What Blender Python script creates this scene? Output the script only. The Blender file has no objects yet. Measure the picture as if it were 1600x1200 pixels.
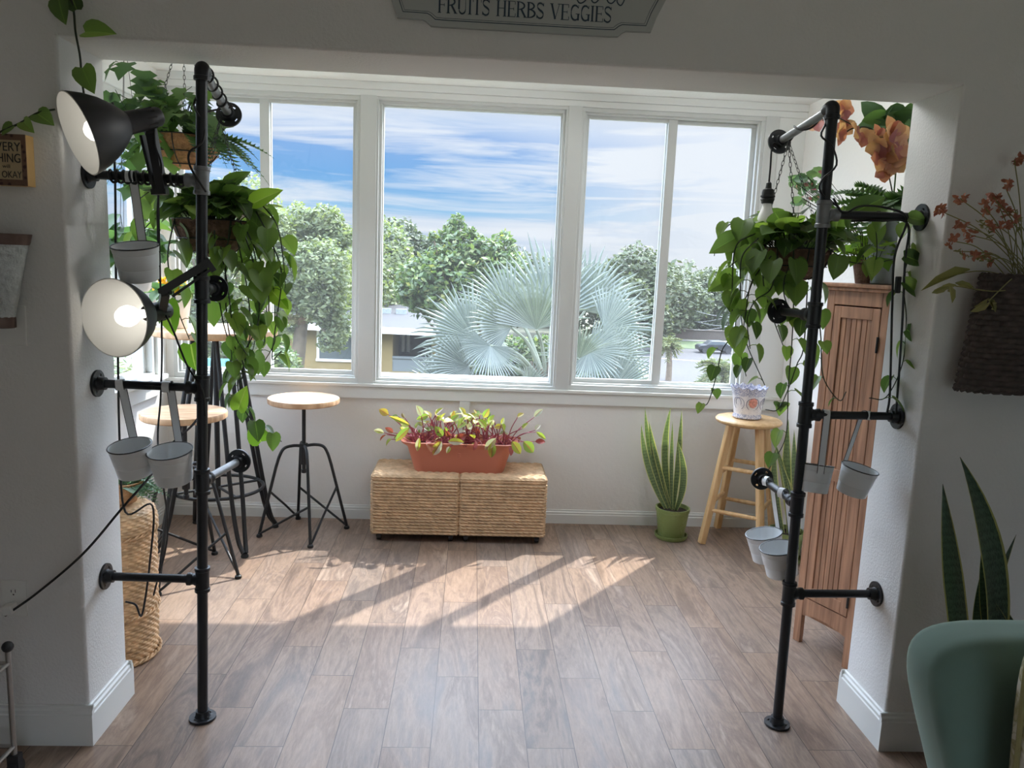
import bpy, math, random
import numpy as np
from mathutils import Vector, Matrix

random.seed(7)
rng = np.random.default_rng(7)
SC = bpy.context.scene
COL = SC.collection
PI = math.pi
R = math.radians

# ------------------------------------------------------------------ camera
EYE = np.array([0.0, 0.0, 1.55])
FPX = 1208.5
_rx, _ry, _rz = -0.1552, 0.0551, 0.0411
_cy, _sy, _cp, _sp = math.cos(_ry), math.sin(_ry), math.cos(_rx), math.sin(_rx)
_F = np.array([_sy * _cp, _cy * _cp, _sp])
_R0 = np.array([_cy, -_sy, 0.0])
_U0 = np.cross(_R0, _F)
_R = math.cos(_rz) * _R0 + math.sin(_rz) * _U0
_U = -math.sin(_rz) * _R0 + math.cos(_rz) * _U0
cam = bpy.data.cameras.new('camera')
cam.sensor_fit = 'HORIZONTAL'
cam.sensor_width = 36.0
cam.lens = 36.0 * FPX / 1600.0
cam.clip_start = 0.05
cam.clip_end = 2000
camo = bpy.data.objects.new('camera', cam)
COL.objects.link(camo)
camo.matrix_world = Matrix(((_R[0], _U[0], -_F[0], EYE[0]), (_R[1], _U[1], -_F[1], EYE[1]), (_R[2], _U[2], -_F[2], EYE[2]), (0, 0, 0, 1)))
SC.camera = camo


def at(u, v, y):
    """the point of the place at distance y into the room that is seen at (u, v) of the 1600 x 1200 photograph"""
    r = (u - 800) / FPX * _R - (v - 600) / FPX * _U + _F
    return EYE + r * (y / r[1])


# ------------------------------------------------------------------ mesh builder
ORG = {}


def norm(v):
    v = np.asarray(v, float)
    n = np.linalg.norm(v)
    return v / n if n > 1e-12 else v


def basis(d, hint=(0, 0, 1)):
    """columns: d, side, up"""
    d = norm(d)
    h = np.asarray(hint, float)
    s = np.cross(h, d)
    if np.linalg.norm(s) < 1e-4:
        s = np.cross((0, 1, 0.01), d)
    s = norm(s)
    return np.stack([d, s, np.cross(d, s)], 1)


def spline(pts, n=6):
    """Catmull-Rom through the points"""
    P = [np.asarray(p, float) for p in pts]
    if len(P) < 3:
        return np.array(P)
    P = [2 * P[0] - P[1]] + P + [2 * P[-1] - P[-2]]
    out = []
    for i in range(1, len(P) - 2):
        a, b, c, d = P[i - 1:i + 3]
        for k in range(n):
            t = k / n
            out.append(0.5 * (2 * b + (c - a) * t + (2 * a - 5 * b + 4 * c - d) * t * t + (3 * b - a - 3 * c + d) * t ** 3))
    out.append(P[-2])
    return np.array(out)


class MB:
    def __init__(s):
        s.v, s.uv, s.fl, s.fc, s.n = [], [], [], [], 0

    def add(s, V, F, uv=None):
        V = np.asarray(V, float).reshape(-1, 3)
        s.v.append(V)
        s.uv.append(np.zeros((len(V), 2)) if uv is None else np.asarray(uv, float))
        if isinstance(F, np.ndarray):
            s.fl.append((F + s.n).ravel())
            s.fc.append(np.full(len(F), F.shape[1]))
        else:
            s.fl.append(np.array([i + s.n for f in F for i in f], int))
            s.fc.append(np.array([len(f) for f in F], int))
        s.n += len(V)
        return s

    def box(s, a, b):
        x0, y0, z0 = np.minimum(a, b)
        x1, y1, z1 = np.maximum(a, b)
        V = [(x0, y0, z0), (x1, y0, z0), (x1, y1, z0), (x0, y1, z0), (x0, y0, z1), (x1, y0, z1), (x1, y1, z1), (x0, y1, z1)]
        return s.add(V, [(3, 2, 1, 0), (4, 5, 6, 7), (0, 1, 5, 4), (1, 2, 6, 5), (2, 3, 7, 6), (3, 0, 4, 7)])

    def obox(s, c, ax, ay, az):
        """box with centre c and half axes"""
        c, ax, ay, az = [np.asarray(q, float) for q in (c, ax, ay, az)]
        V = [c + i * ax + j * ay + k * az for k in (-1, 1) for j, i in ((-1, -1), (-1, 1), (1, 1), (1, -1))]
        return s.add(V, [(3, 2, 1, 0), (4, 5, 6, 7), (0, 1, 5, 4), (1, 2, 6, 5), (2, 3, 7, 6), (3, 0, 4, 7)])

    def bar(s, p, q, w, h, hint=(0, 0, 1)):
        p, q = np.asarray(p, float), np.asarray(q, float)
        B = basis(q - p, hint)
        return s.obox((p + q) / 2, (q - p) / 2, B[:, 1] * w / 2, B[:, 2] * h / 2)

    def tube(s, path, r, n=8, caps=True, closed=False):
        P = np.asarray(path, float)
        m = len(P)
        rr = np.full(m, r) if np.isscalar(r) else np.asarray(r, float)
        if closed:
            T = np.roll(P, -1, 0) - np.roll(P, 1, 0)
        else:
            T = np.gradient(P, axis=0)
        T /= np.maximum(np.linalg.norm(T, axis=1, keepdims=True), 1e-9)
        nrm = basis(T[0])[:, 1]
        ang = np.arange(n) * 2 * PI / n
        V = []
        for i in range(m):
            nrm = nrm - T[i] * nrm.dot(T[i])
            nrm = norm(nrm)
            b = np.cross(T[i], nrm)
            V.append(P[i] + rr[i] * (np.cos(ang)[:, None] * nrm + np.sin(ang)[:, None] * b))
        V = np.concatenate(V)
        F = []
        for i in range(m if closed else m - 1):
            a, b = i * n, ((i + 1) % m) * n
            for k in range(n):
                k2 = (k + 1) % n
                F.append((a + k, a + k2, b + k2, b + k))
        if caps and not closed:
            F.append(tuple(range(n - 1, -1, -1)))
            F.append(tuple(range((m - 1) * n, m * n)))
        return s.add(V, F)

    def lathe(s, prof, o=(0, 0, 0), axis=(0, 0, 1), n=32, cap0=False, cap1=False):
        """prof: (radius, height) pairs"""
        B = basis(axis, (0, 1, 0) if abs(norm(axis)[2]) > .9 else (0, 0, 1))
        ang = np.arange(n) * 2 * PI / n
        ring = np.cos(ang)[:, None] * B[:, 1] + np.sin(ang)[:, None] * B[:, 2]
        V = np.concatenate([np.asarray(o) + ring * r + B[:, 0] * h for r, h in prof])
        m = len(prof)
        F = []
        for i in range(m - 1):
            a, b = i * n, (i + 1) * n
            for k in range(n):
                k2 = (k + 1) % n
                F.append((a + k, a + k2, b + k2, b + k))
        if cap0:
            F.append(tuple(range(n - 1, -1, -1)))
        if cap1:
            F.append(tuple(range((m - 1) * n, m * n)))
        return s.add(V, F)

    def cyl(s, p, q, r, n=20, r2=None):
        p, q = np.asarray(p, float), np.asarray(q, float)
        L = np.linalg.norm(q - p)
        return s.lathe([(r, 0), (r if r2 is None else r2, L)], p, q - p, n, True, True)

    def ball(s, c, r, n=14, sc=(1, 1, 1)):
        m = n // 2 + 1
        V = [np.array((0, 0, -1.0))]
        for i in range(1, m):
            t = -PI / 2 + PI * i / m
            for k in range(n):
                V.append(np.array((math.cos(t) * math.cos(2 * PI * k / n), math.cos(t) * math.sin(2 * PI * k / n), math.sin(t))))
        V.append(np.array((0, 0, 1.0)))
        F = [(0, 1 + (k + 1) % n, 1 + k) for k in range(n)]
        for i in range(m - 2):
            for k in range(n):
                a = 1 + i * n
                F.append((a + k, a + (k + 1) % n, a + n + (k + 1) % n, a + n + k))
        a = 1 + (m - 2) * n
        F += [(a + k, a + (k + 1) % n, len(V) - 1) for k in range(n)]
        return s.add(np.array(V) * r * np.asarray(sc) + np.asarray(c), F)

    def grid(s, P, closed_u=False):
        """P: (nv, nu, 3) array of points"""
        nv, nu = P.shape[:2]
        i = np.arange(nv * nu).reshape(nv, nu)
        if closed_u:
            j = np.roll(i, -1, 1)
            F = np.stack([i[:-1], j[:-1], j[1:], i[1:]], -1).reshape(-1, 4)
        else:
            F = np.stack([i[:-1, :-1], i[:-1, 1:], i[1:, 1:], i[1:, :-1]], -1).reshape(-1, 4)
        vv, uu = np.meshgrid(np.linspace(0, 1, nv), np.linspace(0, 1, nu), indexing='ij')
        return s.add(P.reshape(-1, 3), F, np.stack([uu, vv], -1).reshape(-1, 2))

    def prism(s, poly, y0, y1, f=None):
        """closed polygon (a, b) extruded from y0 to y1; f maps (a, t, b) to a point"""
        f = f or (lambda a, t, b: (a, t, b))
        n = len(poly)
        V = [f(a, y0, b) for a, b in poly] + [f(a, y1, b) for a, b in poly]
        F = [tuple(range(n)), tuple(range(2 * n - 1, n - 1, -1))]
        F += [(i, i + n, (i + 1) % n + n, (i + 1) % n) for i in range(n)]
        return s.add(V, F)

    def ribbon(s, path, side, w, t):
        """flat strap: path of points, side direction, width, thickness"""
        P = np.asarray(path, float)
        sd = norm(side)
        T = np.gradient(P, axis=0)
        N = np.cross(T, sd)
        N /= np.maximum(np.linalg.norm(N, axis=1, keepdims=True), 1e-9)
        V = np.concatenate([np.stack([p - sd * w / 2 - n * t / 2, p + sd * w / 2 - n * t / 2, p + sd * w / 2 + n * t / 2, p - sd * w / 2 + n * t / 2]) for p, n in zip(P, N)])
        F = []
        for i in range(len(P) - 1):
            for k in range(4):
                F.append((i * 4 + k, i * 4 + (k + 1) % 4, i * 4 + 4 + (k + 1) % 4, i * 4 + 4 + k))
        F += [(3, 2, 1, 0), tuple(range(4 * len(P) - 4, 4 * len(P)))]
        return s.add(V, F)

    def build(s, name, mat, parent=None, smooth=True, bevel=0, seg=2):
        V = np.concatenate(s.v)
        if parent is not None:
            V = V - ORG[parent.name]
        fl, fc = np.concatenate(s.fl), np.concatenate(s.fc)
        me = bpy.data.meshes.new(name)
        me.vertices.add(len(V))
        me.vertices.foreach_set('co', V.ravel())
        me.loops.add(len(fl))
        me.loops.foreach_set('vertex_index', fl.astype(np.int32))
        me.polygons.add(len(fc))
        me.polygons.foreach_set('loop_start', np.concatenate([[0], np.cumsum(fc)[:-1]]).astype(np.int32))
        me.polygons.foreach_set('loop_total', fc.astype(np.int32))
        me.polygons.foreach_set('use_smooth', np.full(len(fc), smooth))
        uvl = me.uv_layers.new(name='UVMap')
        uvl.data.foreach_set('uv', np.concatenate(s.uv)[fl].ravel())
        me.update(calc_edges=True)
        me.validate()
        o = bpy.data.objects.new(name, me)
        COL.objects.link(o)
        me.materials.append(mat)
        if smooth:
            try:
                me.set_sharp_from_angle(angle=R(38))
            except Exception:
                pass
        if parent is not None:
            o.parent = parent
            ORG[o.name] = ORG[parent.name]
        else:
            ORG[o.name] = np.zeros(3)
        if bevel:
            m = o.modifiers.new('bevel', 'BEVEL')
            m.width, m.segments, m.limit_method, m.angle_limit = bevel, seg, 'ANGLE', R(40)
        return o


def tag(o, label, cat, group=None, kind=None):
    o['label'], o['category'] = label, cat
    if group:
        o['group'] = group
    if kind:
        o['kind'] = kind
    return o


def thing(name, label, cat, loc, group=None):
    o = bpy.data.objects.new(name, None)
    o.empty_display_size = .05
    COL.objects.link(o)
    o.location = [float(q) for q in loc]
    ORG[o.name] = np.array(loc, float)
    return tag(o, label, cat, group)


def struct(o):
    o['kind'] = 'structure'
    return o


def copy_thing(root, loc, rz, label, scale=1.0, tilt=(0, 0)):
    r = root.copy()
    COL.objects.link(r)
    r.location = [float(q) for q in loc]
    r.rotation_euler = (tilt[0], tilt[1], rz)
    r.scale = (scale,) * 3
    r['label'] = label
    for ch in list(root.children):
        c = ch.copy()
        COL.objects.link(c)
        c.parent = r
        for g in ch.children:
            d = g.copy()
            COL.objects.link(d)
            d.parent = c
    return r


# ------------------------------------------------------------------ materials
def srgb(*c):
    return tuple((q / 255 / 12.92 if q / 255 <= .04045 else ((q / 255 + .055) / 1.055) ** 2.4) for q in c) + (1,)


def newmat(name):
    m = bpy.data.materials.new(name)
    m.use_nodes = True
    nt = m.node_tree
    return m, nt, nt.nodes, nt.links, nt.nodes['Principled BSDF']


def nd(nt, typ, **kw):
    n = nt.nodes.new(typ)
    for k, v in kw.items():
        if k.startswith('i_'):
            n.inputs[k[2:]].default_value = v
        else:
            setattr(n, k, v)
    return n


def ramp(nt, fac, stops, interp='LINEAR'):
    r = nt.nodes.new('ShaderNodeValToRGB')
    r.color_ramp.interpolation = interp
    e = r.color_ramp.elements
    while len(e) < len(stops):
        e.new(.5)
    for k, (p, c) in enumerate(stops):
        e[k].position = p
        e[k].color = c if len(c) == 4 else (*c, 1)
    nt.links.new(fac, r.inputs[0])
    return r.outputs[0]


def simple(name, col, rough=.6, metal=0, noise=0, nscale=20, bump=0, bscale=80, spec=.5):
    m, nt, N, L, b = newmat(name)
    b.inputs['Base Color'].default_value = col
    b.inputs['Roughness'].default_value = rough
    b.inputs['Metallic'].default_value = metal
    b.inputs['Specular IOR Level'].default_value = spec
    tc = nd(nt, 'ShaderNodeTexCoord')
    if noise:
        t = nd(nt, 'ShaderNodeTexNoise', i_Scale=nscale, i_Detail=5.0)
        L.new(tc.outputs['Object'], t.inputs['Vector'])
        c = np.array(col[:3])
        L.new(ramp(nt, t.outputs['Fac'], [(.3, tuple(c * (1 - noise))), (.7, tuple(np.minimum(c * (1 + noise), 1)))]), b.inputs['Base Color'])
    if bump:
        t = nd(nt, 'ShaderNodeTexNoise', i_Scale=bscale, i_Detail=4.0)
        L.new(tc.outputs['Object'], t.inputs['Vector'])
        bp = nd(nt, 'ShaderNodeBump', i_Strength=bump, i_Distance=.01)
        L.new(t.outputs['Fac'], bp.inputs['Height'])
        L.new(bp.outputs[0], b.inputs['Normal'])
    return m


def leafmat(name, stops, trans=.4, rough=.45, uvmode=None):
    """leaf with colour that differs from leaf to leaf and lets light through"""
    m, nt, N, L, b = newmat(name)
    g = nd(nt, 'ShaderNodeNewGeometry')
    c = ramp(nt, g.outputs['Random Per Island'], stops)
    tc = nd(nt, 'ShaderNodeTexCoord')
    if uvmode:
        c = uvmode(nt, tc, c)
    L.new(c, b.inputs['Base Color'])
    b.inputs['Roughness'].default_value = rough
    tr = nd(nt, 'ShaderNodeBsdfTranslucent')
    mul = nd(nt, 'ShaderNodeMixRGB', blend_type='MULTIPLY', i_Fac=1.0, i_Color2=(1.5, 1.6, .7, 1))
    L.new(c, mul.inputs['Color1'])
    L.new(mul.outputs[0], tr.inputs[0])
    mx = nd(nt, 'ShaderNodeMixShader', i_Fac=trans)
    L.new(b.outputs[0], mx.inputs[1])
    L.new(tr.outputs[0], mx.inputs[2])
    L.new(mx.outputs[0], N['Material Output'].inputs[0])
    return m


def uv_stripe(edge, edgew, band=None, bscale=14):
    def f(nt, tc, c):
        L = nt.links
        sx = nd(nt, 'ShaderNodeSeparateXYZ')
        L.new(tc.outputs['UV'], sx.inputs[0])
        out = c
        if band:
            w = nd(nt, 'ShaderNodeTexWave', wave_type='BANDS', bands_direction='Y', i_Scale=bscale, i_Distortion=9.0, i_Detail=3.0)
            w.inputs['Detail Scale'].default_value = 3.0
            L.new(tc.outputs['UV'], w.inputs['Vector'])
            mx = nd(nt, 'ShaderNodeMixRGB', i_Color2=band)
            L.new(ramp(nt, w.outputs['Fac'], [(.45, (0, 0, 0)), (.7, (.75, .75, .75))]), mx.inputs['Fac'])
            L.new(out, mx.inputs['Color1'])
            out = mx.outputs[0]
        a = nd(nt, 'ShaderNodeMath', operation='SUBTRACT')
        a.inputs[1].default_value = .5
        L.new(sx.outputs[0], a.inputs[0])
        ab = nd(nt, 'ShaderNodeMath', operation='ABSOLUTE')
        L.new(a.outputs[0], ab.inputs[0])
        gt = nd(nt, 'ShaderNodeMath', operation='GREATER_THAN')
        gt.inputs[1].default_value = .5 - edgew
        L.new(ab.outputs[0], gt.inputs[0])
        mx = nd(nt, 'ShaderNodeMixRGB', i_Color2=edge)
        L.new(gt.outputs[0], mx.inputs['Fac'])
        L.new(out, mx.inputs['Color1'])
        return mx.outputs[0]
    return f


def uv_vein(veincol, w=.035):
    def f(nt, tc, c):
        L = nt.links
        sx = nd(nt, 'ShaderNodeSeparateXYZ')
        L.new(tc.outputs['UV'], sx.inputs[0])
        a = nd(nt, 'ShaderNodeMath', operation='SUBTRACT')
        a.inputs[1].default_value = .5
        L.new(sx.outputs[0], a.inputs[0])
        ab = nd(nt, 'ShaderNodeMath', operation='ABSOLUTE')
        L.new(a.outputs[0], ab.inputs[0])
        lt = nd(nt, 'ShaderNodeMath', operation='LESS_THAN')
        lt.inputs[1].default_value = w
        L.new(ab.outputs[0], lt.inputs[0])
        mx = nd(nt, 'ShaderNodeMixRGB', i_Color2=veincol)
        L.new(lt.outputs[0], mx.inputs['Fac'])
        L.new(c, mx.inputs['Color1'])
        return mx.outputs[0]
    return f


def woodmat(name, dark, light, grain=(1, 12, 1), rough=.5, scale=6):
    m, nt, N, L, b = newmat(name)
    tc = nd(nt, 'ShaderNodeTexCoord')
    mp = nd(nt, 'ShaderNodeMapping')
    mp.inputs['Scale'].default_value = grain
    L.new(tc.outputs['Object'], mp.inputs[0])
    t = nd(nt, 'ShaderNodeTexNoise', i_Scale=scale, i_Detail=6.0, i_Distortion=.6)
    L.new(mp.outputs[0], t.inputs['Vector'])
    L.new(ramp(nt, t.outputs['Fac'], [(.3, dark), (.68, light)]), b.inputs['Base Color'])
    b.inputs['Roughness'].default_value = rough
    return m


def emit(name, col, strength):
    m, nt, N, L, b = newmat(name)
    b.inputs['Base Color'].default_value = (.9, .9, .88, 1)
    b.inputs['Emission Color'].default_value = col
    b.inputs['Emission Strength'].default_value = strength
    return m


def floor_material():
    m, nt, N, L, b = newmat('wood_look_plank_floor')
    PW, PL, STEP, X0, Y0 = .1555, .6467, .2155, .0668, 2.50
    tc = nd(nt, 'ShaderNodeTexCoord')
    sx = nd(nt, 'ShaderNodeSeparateXYZ')
    L.new(tc.outputs['Object'], sx.inputs[0])

    def mth(op, a, bb=None):
        n = nd(nt, 'ShaderNodeMath', operation=op)
        for k, q in enumerate((a, bb)):
            if q is None:
                continue
            if isinstance(q, (int, float)):
                n.inputs[k].default_value = q
            else:
                L.new(q, n.inputs[k])
        return n.outputs[0]
    cx = mth('DIVIDE', mth('SUBTRACT', sx.outputs[0], X0), PW)
    col = mth('FLOOR', cx)
    fx = mth('FRACT', cx)
    cyy = mth('DIVIDE', mth('ADD', mth('SUBTRACT', sx.outputs[1], Y0), mth('MULTIPLY', col, STEP)), PL)
    row = mth('FLOOR', cyy)
    fy = mth('FRACT', cyy)
    cb = nd(nt, 'ShaderNodeCombineXYZ')
    L.new(col, cb.inputs[0])
    L.new(row, cb.inputs[1])
    wn = nd(nt, 'ShaderNodeTexWhiteNoise', noise_dimensions='2D')
    L.new(cb.outputs[0], wn.inputs['Vector'])
    # grain, shifted per plank
    sc = nd(nt, 'ShaderNodeVectorMath', operation='MULTIPLY')
    sc.inputs[1].default_value = (1, .16, 1)
    L.new(tc.outputs['Object'], sc.inputs[0])
    of = nd(nt, 'ShaderNodeVectorMath', operation='SCALE')
    of.inputs['Scale'].default_value = 13.0
    L.new(wn.outputs['Color'], of.inputs[0])
    ad = nd(nt, 'ShaderNodeVectorMath', operation='ADD')
    L.new(sc.outputs[0], ad.inputs[0])
    L.new(of.outputs[0], ad.inputs[1])
    g1 = nd(nt, 'ShaderNodeTexNoise', i_Scale=9.0, i_Detail=9.0, i_Roughness=.62, i_Distortion=1.2)
    L.new(ad.outputs[0], g1.inputs['Vector'])
    g2 = nd(nt, 'ShaderNodeTexNoise', i_Scale=95.0, i_Detail=4.0, i_Roughness=.7)
    L.new(ad.outputs[0], g2.inputs['Vector'])
    base = ramp(nt, wn.outputs['Value'], [(0, srgb(122, 106, 97)), (.3, srgb(152, 128, 112)), (.55, srgb(136, 126, 120)), (.8, srgb(156, 129, 108)), (1, srgb(108, 97, 91))])
    streak = ramp(nt, g1.outputs['Fac'], [(.24, srgb(66, 59, 57)), (.40, srgb(120, 103, 93)), (.5, srgb(166, 142, 124)), (.58, srgb(126, 107, 97)), (.68, srgb(190, 168, 150)), (.8, srgb(222, 206, 190))])
    mx = nd(nt, 'ShaderNodeMixRGB', i_Fac=.55)
    L.new(base, mx.inputs['Color1'])
    L.new(streak, mx.inputs['Color2'])
    fine = ramp(nt, g2.outputs['Fac'], [(.3, (.72, .72, .72)), (.7, (1.12, 1.12, 1.12))])
    m2 = nd(nt, 'ShaderNodeMixRGB', blend_type='MULTIPLY', i_Fac=.8)
    L.new(mx.outputs[0], m2.inputs['Color1'])
    L.new(fine, m2.inputs['Color2'])
    # joints
    gx = mth('MINIMUM', fx, mth('SUBTRACT', 1.0, fx))
    gy = mth('MINIMUM', fy, mth('SUBTRACT', 1.0, fy))
    jx = mth('LESS_THAN', mth('MULTIPLY', gx, PW), .0013)
    jy = mth('LESS_THAN', mth('MULTIPLY', gy, PL), .0013)
    j = mth('MAXIMUM', jx, jy)
    m3 = nd(nt, 'ShaderNodeMixRGB', i_Color2=srgb(86, 74, 68))
    L.new(j, m3.inputs['Fac'])
    L.new(m2.outputs[0], m3.inputs['Color1'])
    L.new(m3.outputs[0], b.inputs['Base Color'])
    L.new(ramp(nt, g1.outputs['Fac'], [(.3, (.28, .28, .28)), (.7, (.42, .42, .42))]), b.inputs['Roughness'])
    b.inputs['Specular IOR Level'].default_value = .28
    bp = nd(nt, 'ShaderNodeBump', i_Strength=.25, i_Distance=.002)
    hh = mth('SUBTRACT', g2.outputs['Fac'], j)
    L.new(hh, bp.inputs['Height'])
    L.new(bp.outputs[0], b.inputs['Normal'])
    return m


def glass_material():
    m, nt, N, L, b = newmat('window_glass')
    N.remove(b)
    t = nd(nt, 'ShaderNodeBsdfTransparent')
    t.inputs[0].default_value = (.97, .985, .98, 1)
    g = nd(nt, 'ShaderNodeBsdfGlossy', i_Roughness=.02)
    lw = nd(nt, 'ShaderNodeLayerWeight', i_Blend=.5)
    pw4 = nd(nt, 'ShaderNodeMath', operation='POWER')
    pw4.inputs[1].default_value = 4.0
    L.new(lw.outputs['Facing'], pw4.inputs[0])
    fr = nd(nt, 'ShaderNodeMath', operation='MULTIPLY_ADD')
    L.new(pw4.outputs[0], fr.inputs[0])
    fr.inputs[1].default_value = .5
    fr.inputs[2].default_value = .02
    mx = nd(nt, 'ShaderNodeMixShader')
    L.new(fr.outputs[0], mx.inputs[0])
    L.new(t.outputs[0], mx.inputs[1])
    L.new(g.outputs[0], mx.inputs[2])
    haze = nd(nt, 'ShaderNodeBsdfTranslucent')
    haze.inputs[0].default_value = (.9, .92, .92, 1)
    m2 = nd(nt, 'ShaderNodeMixShader', i_Fac=.010)          # thin translucent haze laid over the view through the panes
    L.new(mx.outputs[0], m2.inputs[1])
    L.new(haze.outputs[0], m2.inputs[2])
    L.new(m2.outputs[0], N['Material Output'].inputs[0])
    return m


M = dict(
    wall=simple('painted_wall', (.80, .79, .765, 1), .85, bump=.2, bscale=45),
    partition=simple('painted_partition', (.74, .735, .72, 1), .85, bump=.22, bscale=120),
    trim=simple('white_trim', (.74, .755, .735, 1), .4),
    frame=simple('white_window_frame', (.60, .615, .60, 1), .4),  # greyed: the backlit shade of white frames is put into the colour
    ceiling=simple('ceiling_paint', (.84, .84, .82, 1), .9, bump=.3, bscale=60),
    floor=floor_material(),
    glass=glass_material(),
    black=simple('black_pipe', (.016, .018, .021, 1), .42, .2, bump=.08, bscale=200),
    grey=simple('galvanized_pipe', (.20, .21, .22, 1), .45, .35, noise=.15, nscale=30),
    blackm=simple('matte_black_plastic', (.022, .022, .024, 1), .5),
    cord=simple('black_cord', (.012, .012, .013, 1), .55),
    enamel=simple('white_enamel', (.76, .78, .79, 1), .3),
    enamelblack=simple('black_enamel_edge', (.012, .012, .013, 1), .35),
    lining=simple('white_reflector', (.88, .87, .83, 1), .5),
    bulb=emit('lit_bulb', (1, .96, .90, 1), 1.25),
    frost=emit('frosted_bulb', (1, .98, .95, 1), .05),
    mango=woodmat('pale_stool_wood', srgb(170, 130, 96), srgb(220, 184, 146), (1, 9, 1)),
    pine=woodmat('natural_birch', srgb(196, 156, 106), srgb(224, 190, 142), (9, 9, .7), .4, 4),
    cabwood=woodmat('red_brown_cabinet_wood', srgb(136, 98, 76), srgb(190, 144, 114), (9, 9, .6), .45, 5),
    seagrass=simple('seagrass_rope', srgb(198, 168, 134), .8, noise=.22, nscale=25),
    wicker=simple('honey_wicker', srgb(206, 168, 126), .6, noise=.3, nscale=30),
    darkwicker=simple('dark_brown_wicker', srgb(70, 60, 56), .7, noise=.3, nscale=40),
    coco=simple('coconut_fibre', srgb(186, 138, 94), .95, noise=.3, nscale=45, bump=1, bscale=120),
    coco2=simple('weathered_coconut_fibre', srgb(112, 86, 72), .95, noise=.35, nscale=45, bump=1, bscale=120),
    chain=simple('dark_chain', (.10, .10, .10, 1), .4, .8),
    terracotta=simple('terracotta_plastic', srgb(196, 120, 97), .5),
    soil=simple('potting_soil', (.03, .02, .014, 1), .95, noise=.4, nscale=90, bump=1, bscale=90),
    greenpot=simple('olive_green_glaze', srgb(128, 142, 84), .4, bump=.5, bscale=60),
    steel=simple('galvanized_sheet', srgb(150, 158, 160), .42, .55, noise=.18, nscale=18),
    hammered=simple('hammered_sheet', srgb(176, 182, 180), .38, .5, noise=.15, nscale=30, bump=1, bscale=55),
    bronze=simple('bronze_rim', srgb(96, 78, 70), .45, .5, noise=.2, nscale=40),
    plastic=simple('white_plastic', (.78, .78, .75, 1), .4),
    velvet=simple('green_velvet', srgb(96, 122, 112), .8, noise=.06, nscale=9),
    stem=simple('dark_green_stem', srgb(46, 56, 38), .6),
    bark=simple('tree_bark', srgb(96, 84, 70), .9, noise=.3, nscale=8),
    chrome=simple('brushed_nickel', (.45, .44, .42, 1), .3, .9),
    ink=simple('navy_paint', srgb(44, 62, 78), .6),
)

M['velvet'].node_tree.nodes['Principled BSDF'].inputs['Sheen Weight'].default_value = .7
M['velvet'].node_tree.nodes['Principled BSDF'].inputs['Sheen Tint'].default_value = (.75, .9, .82, 1)
FILL = 85.0  # emission of the fill light added in the sunroom
# ------------------------------------------------------------------ the room
XL, XR, YF, YB, ZT = -1.158, 1.407, 2.296, 2.564, 2.114      # opening in the partition
SXL, SXR, YW, ZC = -1.742, 1.865, 4.50, 2.50                   # sunroom
MXL, MXR, MYB = -2.5, 3.0, -2.6                                # main room

struct(MB().box((MXL - .1, MYB - .1, -.12), (MXR + .1, YW + .12, 0)).build('floor', M['floor'], smooth=False))
struct(MB().box((MXL - .1, MYB - .1, ZC), (MXR + .1, YB - .01, ZC + .12)).build('ceiling', M['ceiling'], smooth=False))
struct(MB().box((SXL - .12, YB - .01, ZC), (SXR + .12, YW + .12, ZC + .12)).build('ceiling_sunroom', M['ceiling'], smooth=False))
struct(MB().box((MXL - .1, MYB, 0), (MXL, YF, ZC)).build('wall_left', M['partition'], smooth=False))
struct(MB().box((MXR, MYB, 0), (MXR + .1, YF, ZC)).build('wall_right', M['partition'], smooth=False))
GX0, GX1, GZ1 = .35, 2.55, 2.1                                # glass door added in the unseen rear wall to let in fill light
wr = MB()
wr.box((MXL, MYB - .1, 0), (GX0, MYB, ZC))
wr.box((GX1, MYB - .1, 0), (MXR, MYB, ZC))
wr.box((GX0, MYB - .1, GZ1), (GX1, MYB, ZC))
struct(wr.build('wall_rear', M['partition'], smooth=False))
# partition with the wide opening
RC = .010


def arc(cx, cy, a0, a1, n=5):
    return [(cx + RC * math.cos(R(a0 + (a1 - a0) * i / n)), cy + RC * math.sin(R(a0 + (a1 - a0) * i / n))) for i in range(n + 1)]


for nm, xo, xi, sg in (('wall_partition_left', MXL - .1, XL, 1), ('wall_partition_right', MXR + .1, XR, -1)):
    pw = MB()
    if sg > 0:
        plan = [(xo, YF)] + arc(xi - RC, YF + RC, -90, 0) + arc(xi - RC, YB - RC, 0, 90) + [(xo, YB)]
    else:
        plan = [(xo, YB)] + arc(xi + RC, YB - RC, 90, 180) + arc(xi + RC, YF + RC, 180, 270) + [(xo, YF)]
    pw.prism(plan, 0, ZT, lambda a, s_, b_: (a, b_, s_))
    pw.box((xo, YF, ZT), (xi, YB, ZC))
    struct(pw.build(nm, M['partition']))
sect = [(YB, ZC), (YF, ZC)] + arc(YF + RC, ZT + RC, 180, 270) + arc(YB - RC, ZT + RC, 270, 360)
struct(MB().prism(sect, XL, XR, lambda a, s_, b_: (s_, a, b_)).build('wall_partition_header', M['partition']))


def base_profile(mb, p, q, nrm, h=.132, t=.016):
    """skirting run from p to q (on the floor along the wall face), nrm points into the room"""
    p, q, nrm = np.array(p, float), np.array(q, float), np.array(nrm, float)
    prof = [(0, 0), (t, 0), (t, h - .03), (t - .003, h - .026), (t - .003, h - .016), (t - .008, h - .01), (t - .009, h - .002), (t - .012, h), (0, h)]
    mb.prism(prof, 0, 1, lambda a, s_, b: p + (q - p) * s_ + nrm * a + np.array((0, 0, b)))


def skirting(name, *runs, h=.132, t=.016):
    mb = MB()
    for r in runs:
        base_profile(mb, *r, h=h, t=t)
    return struct(mb.build(name, M['trim'], smooth=False))


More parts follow.
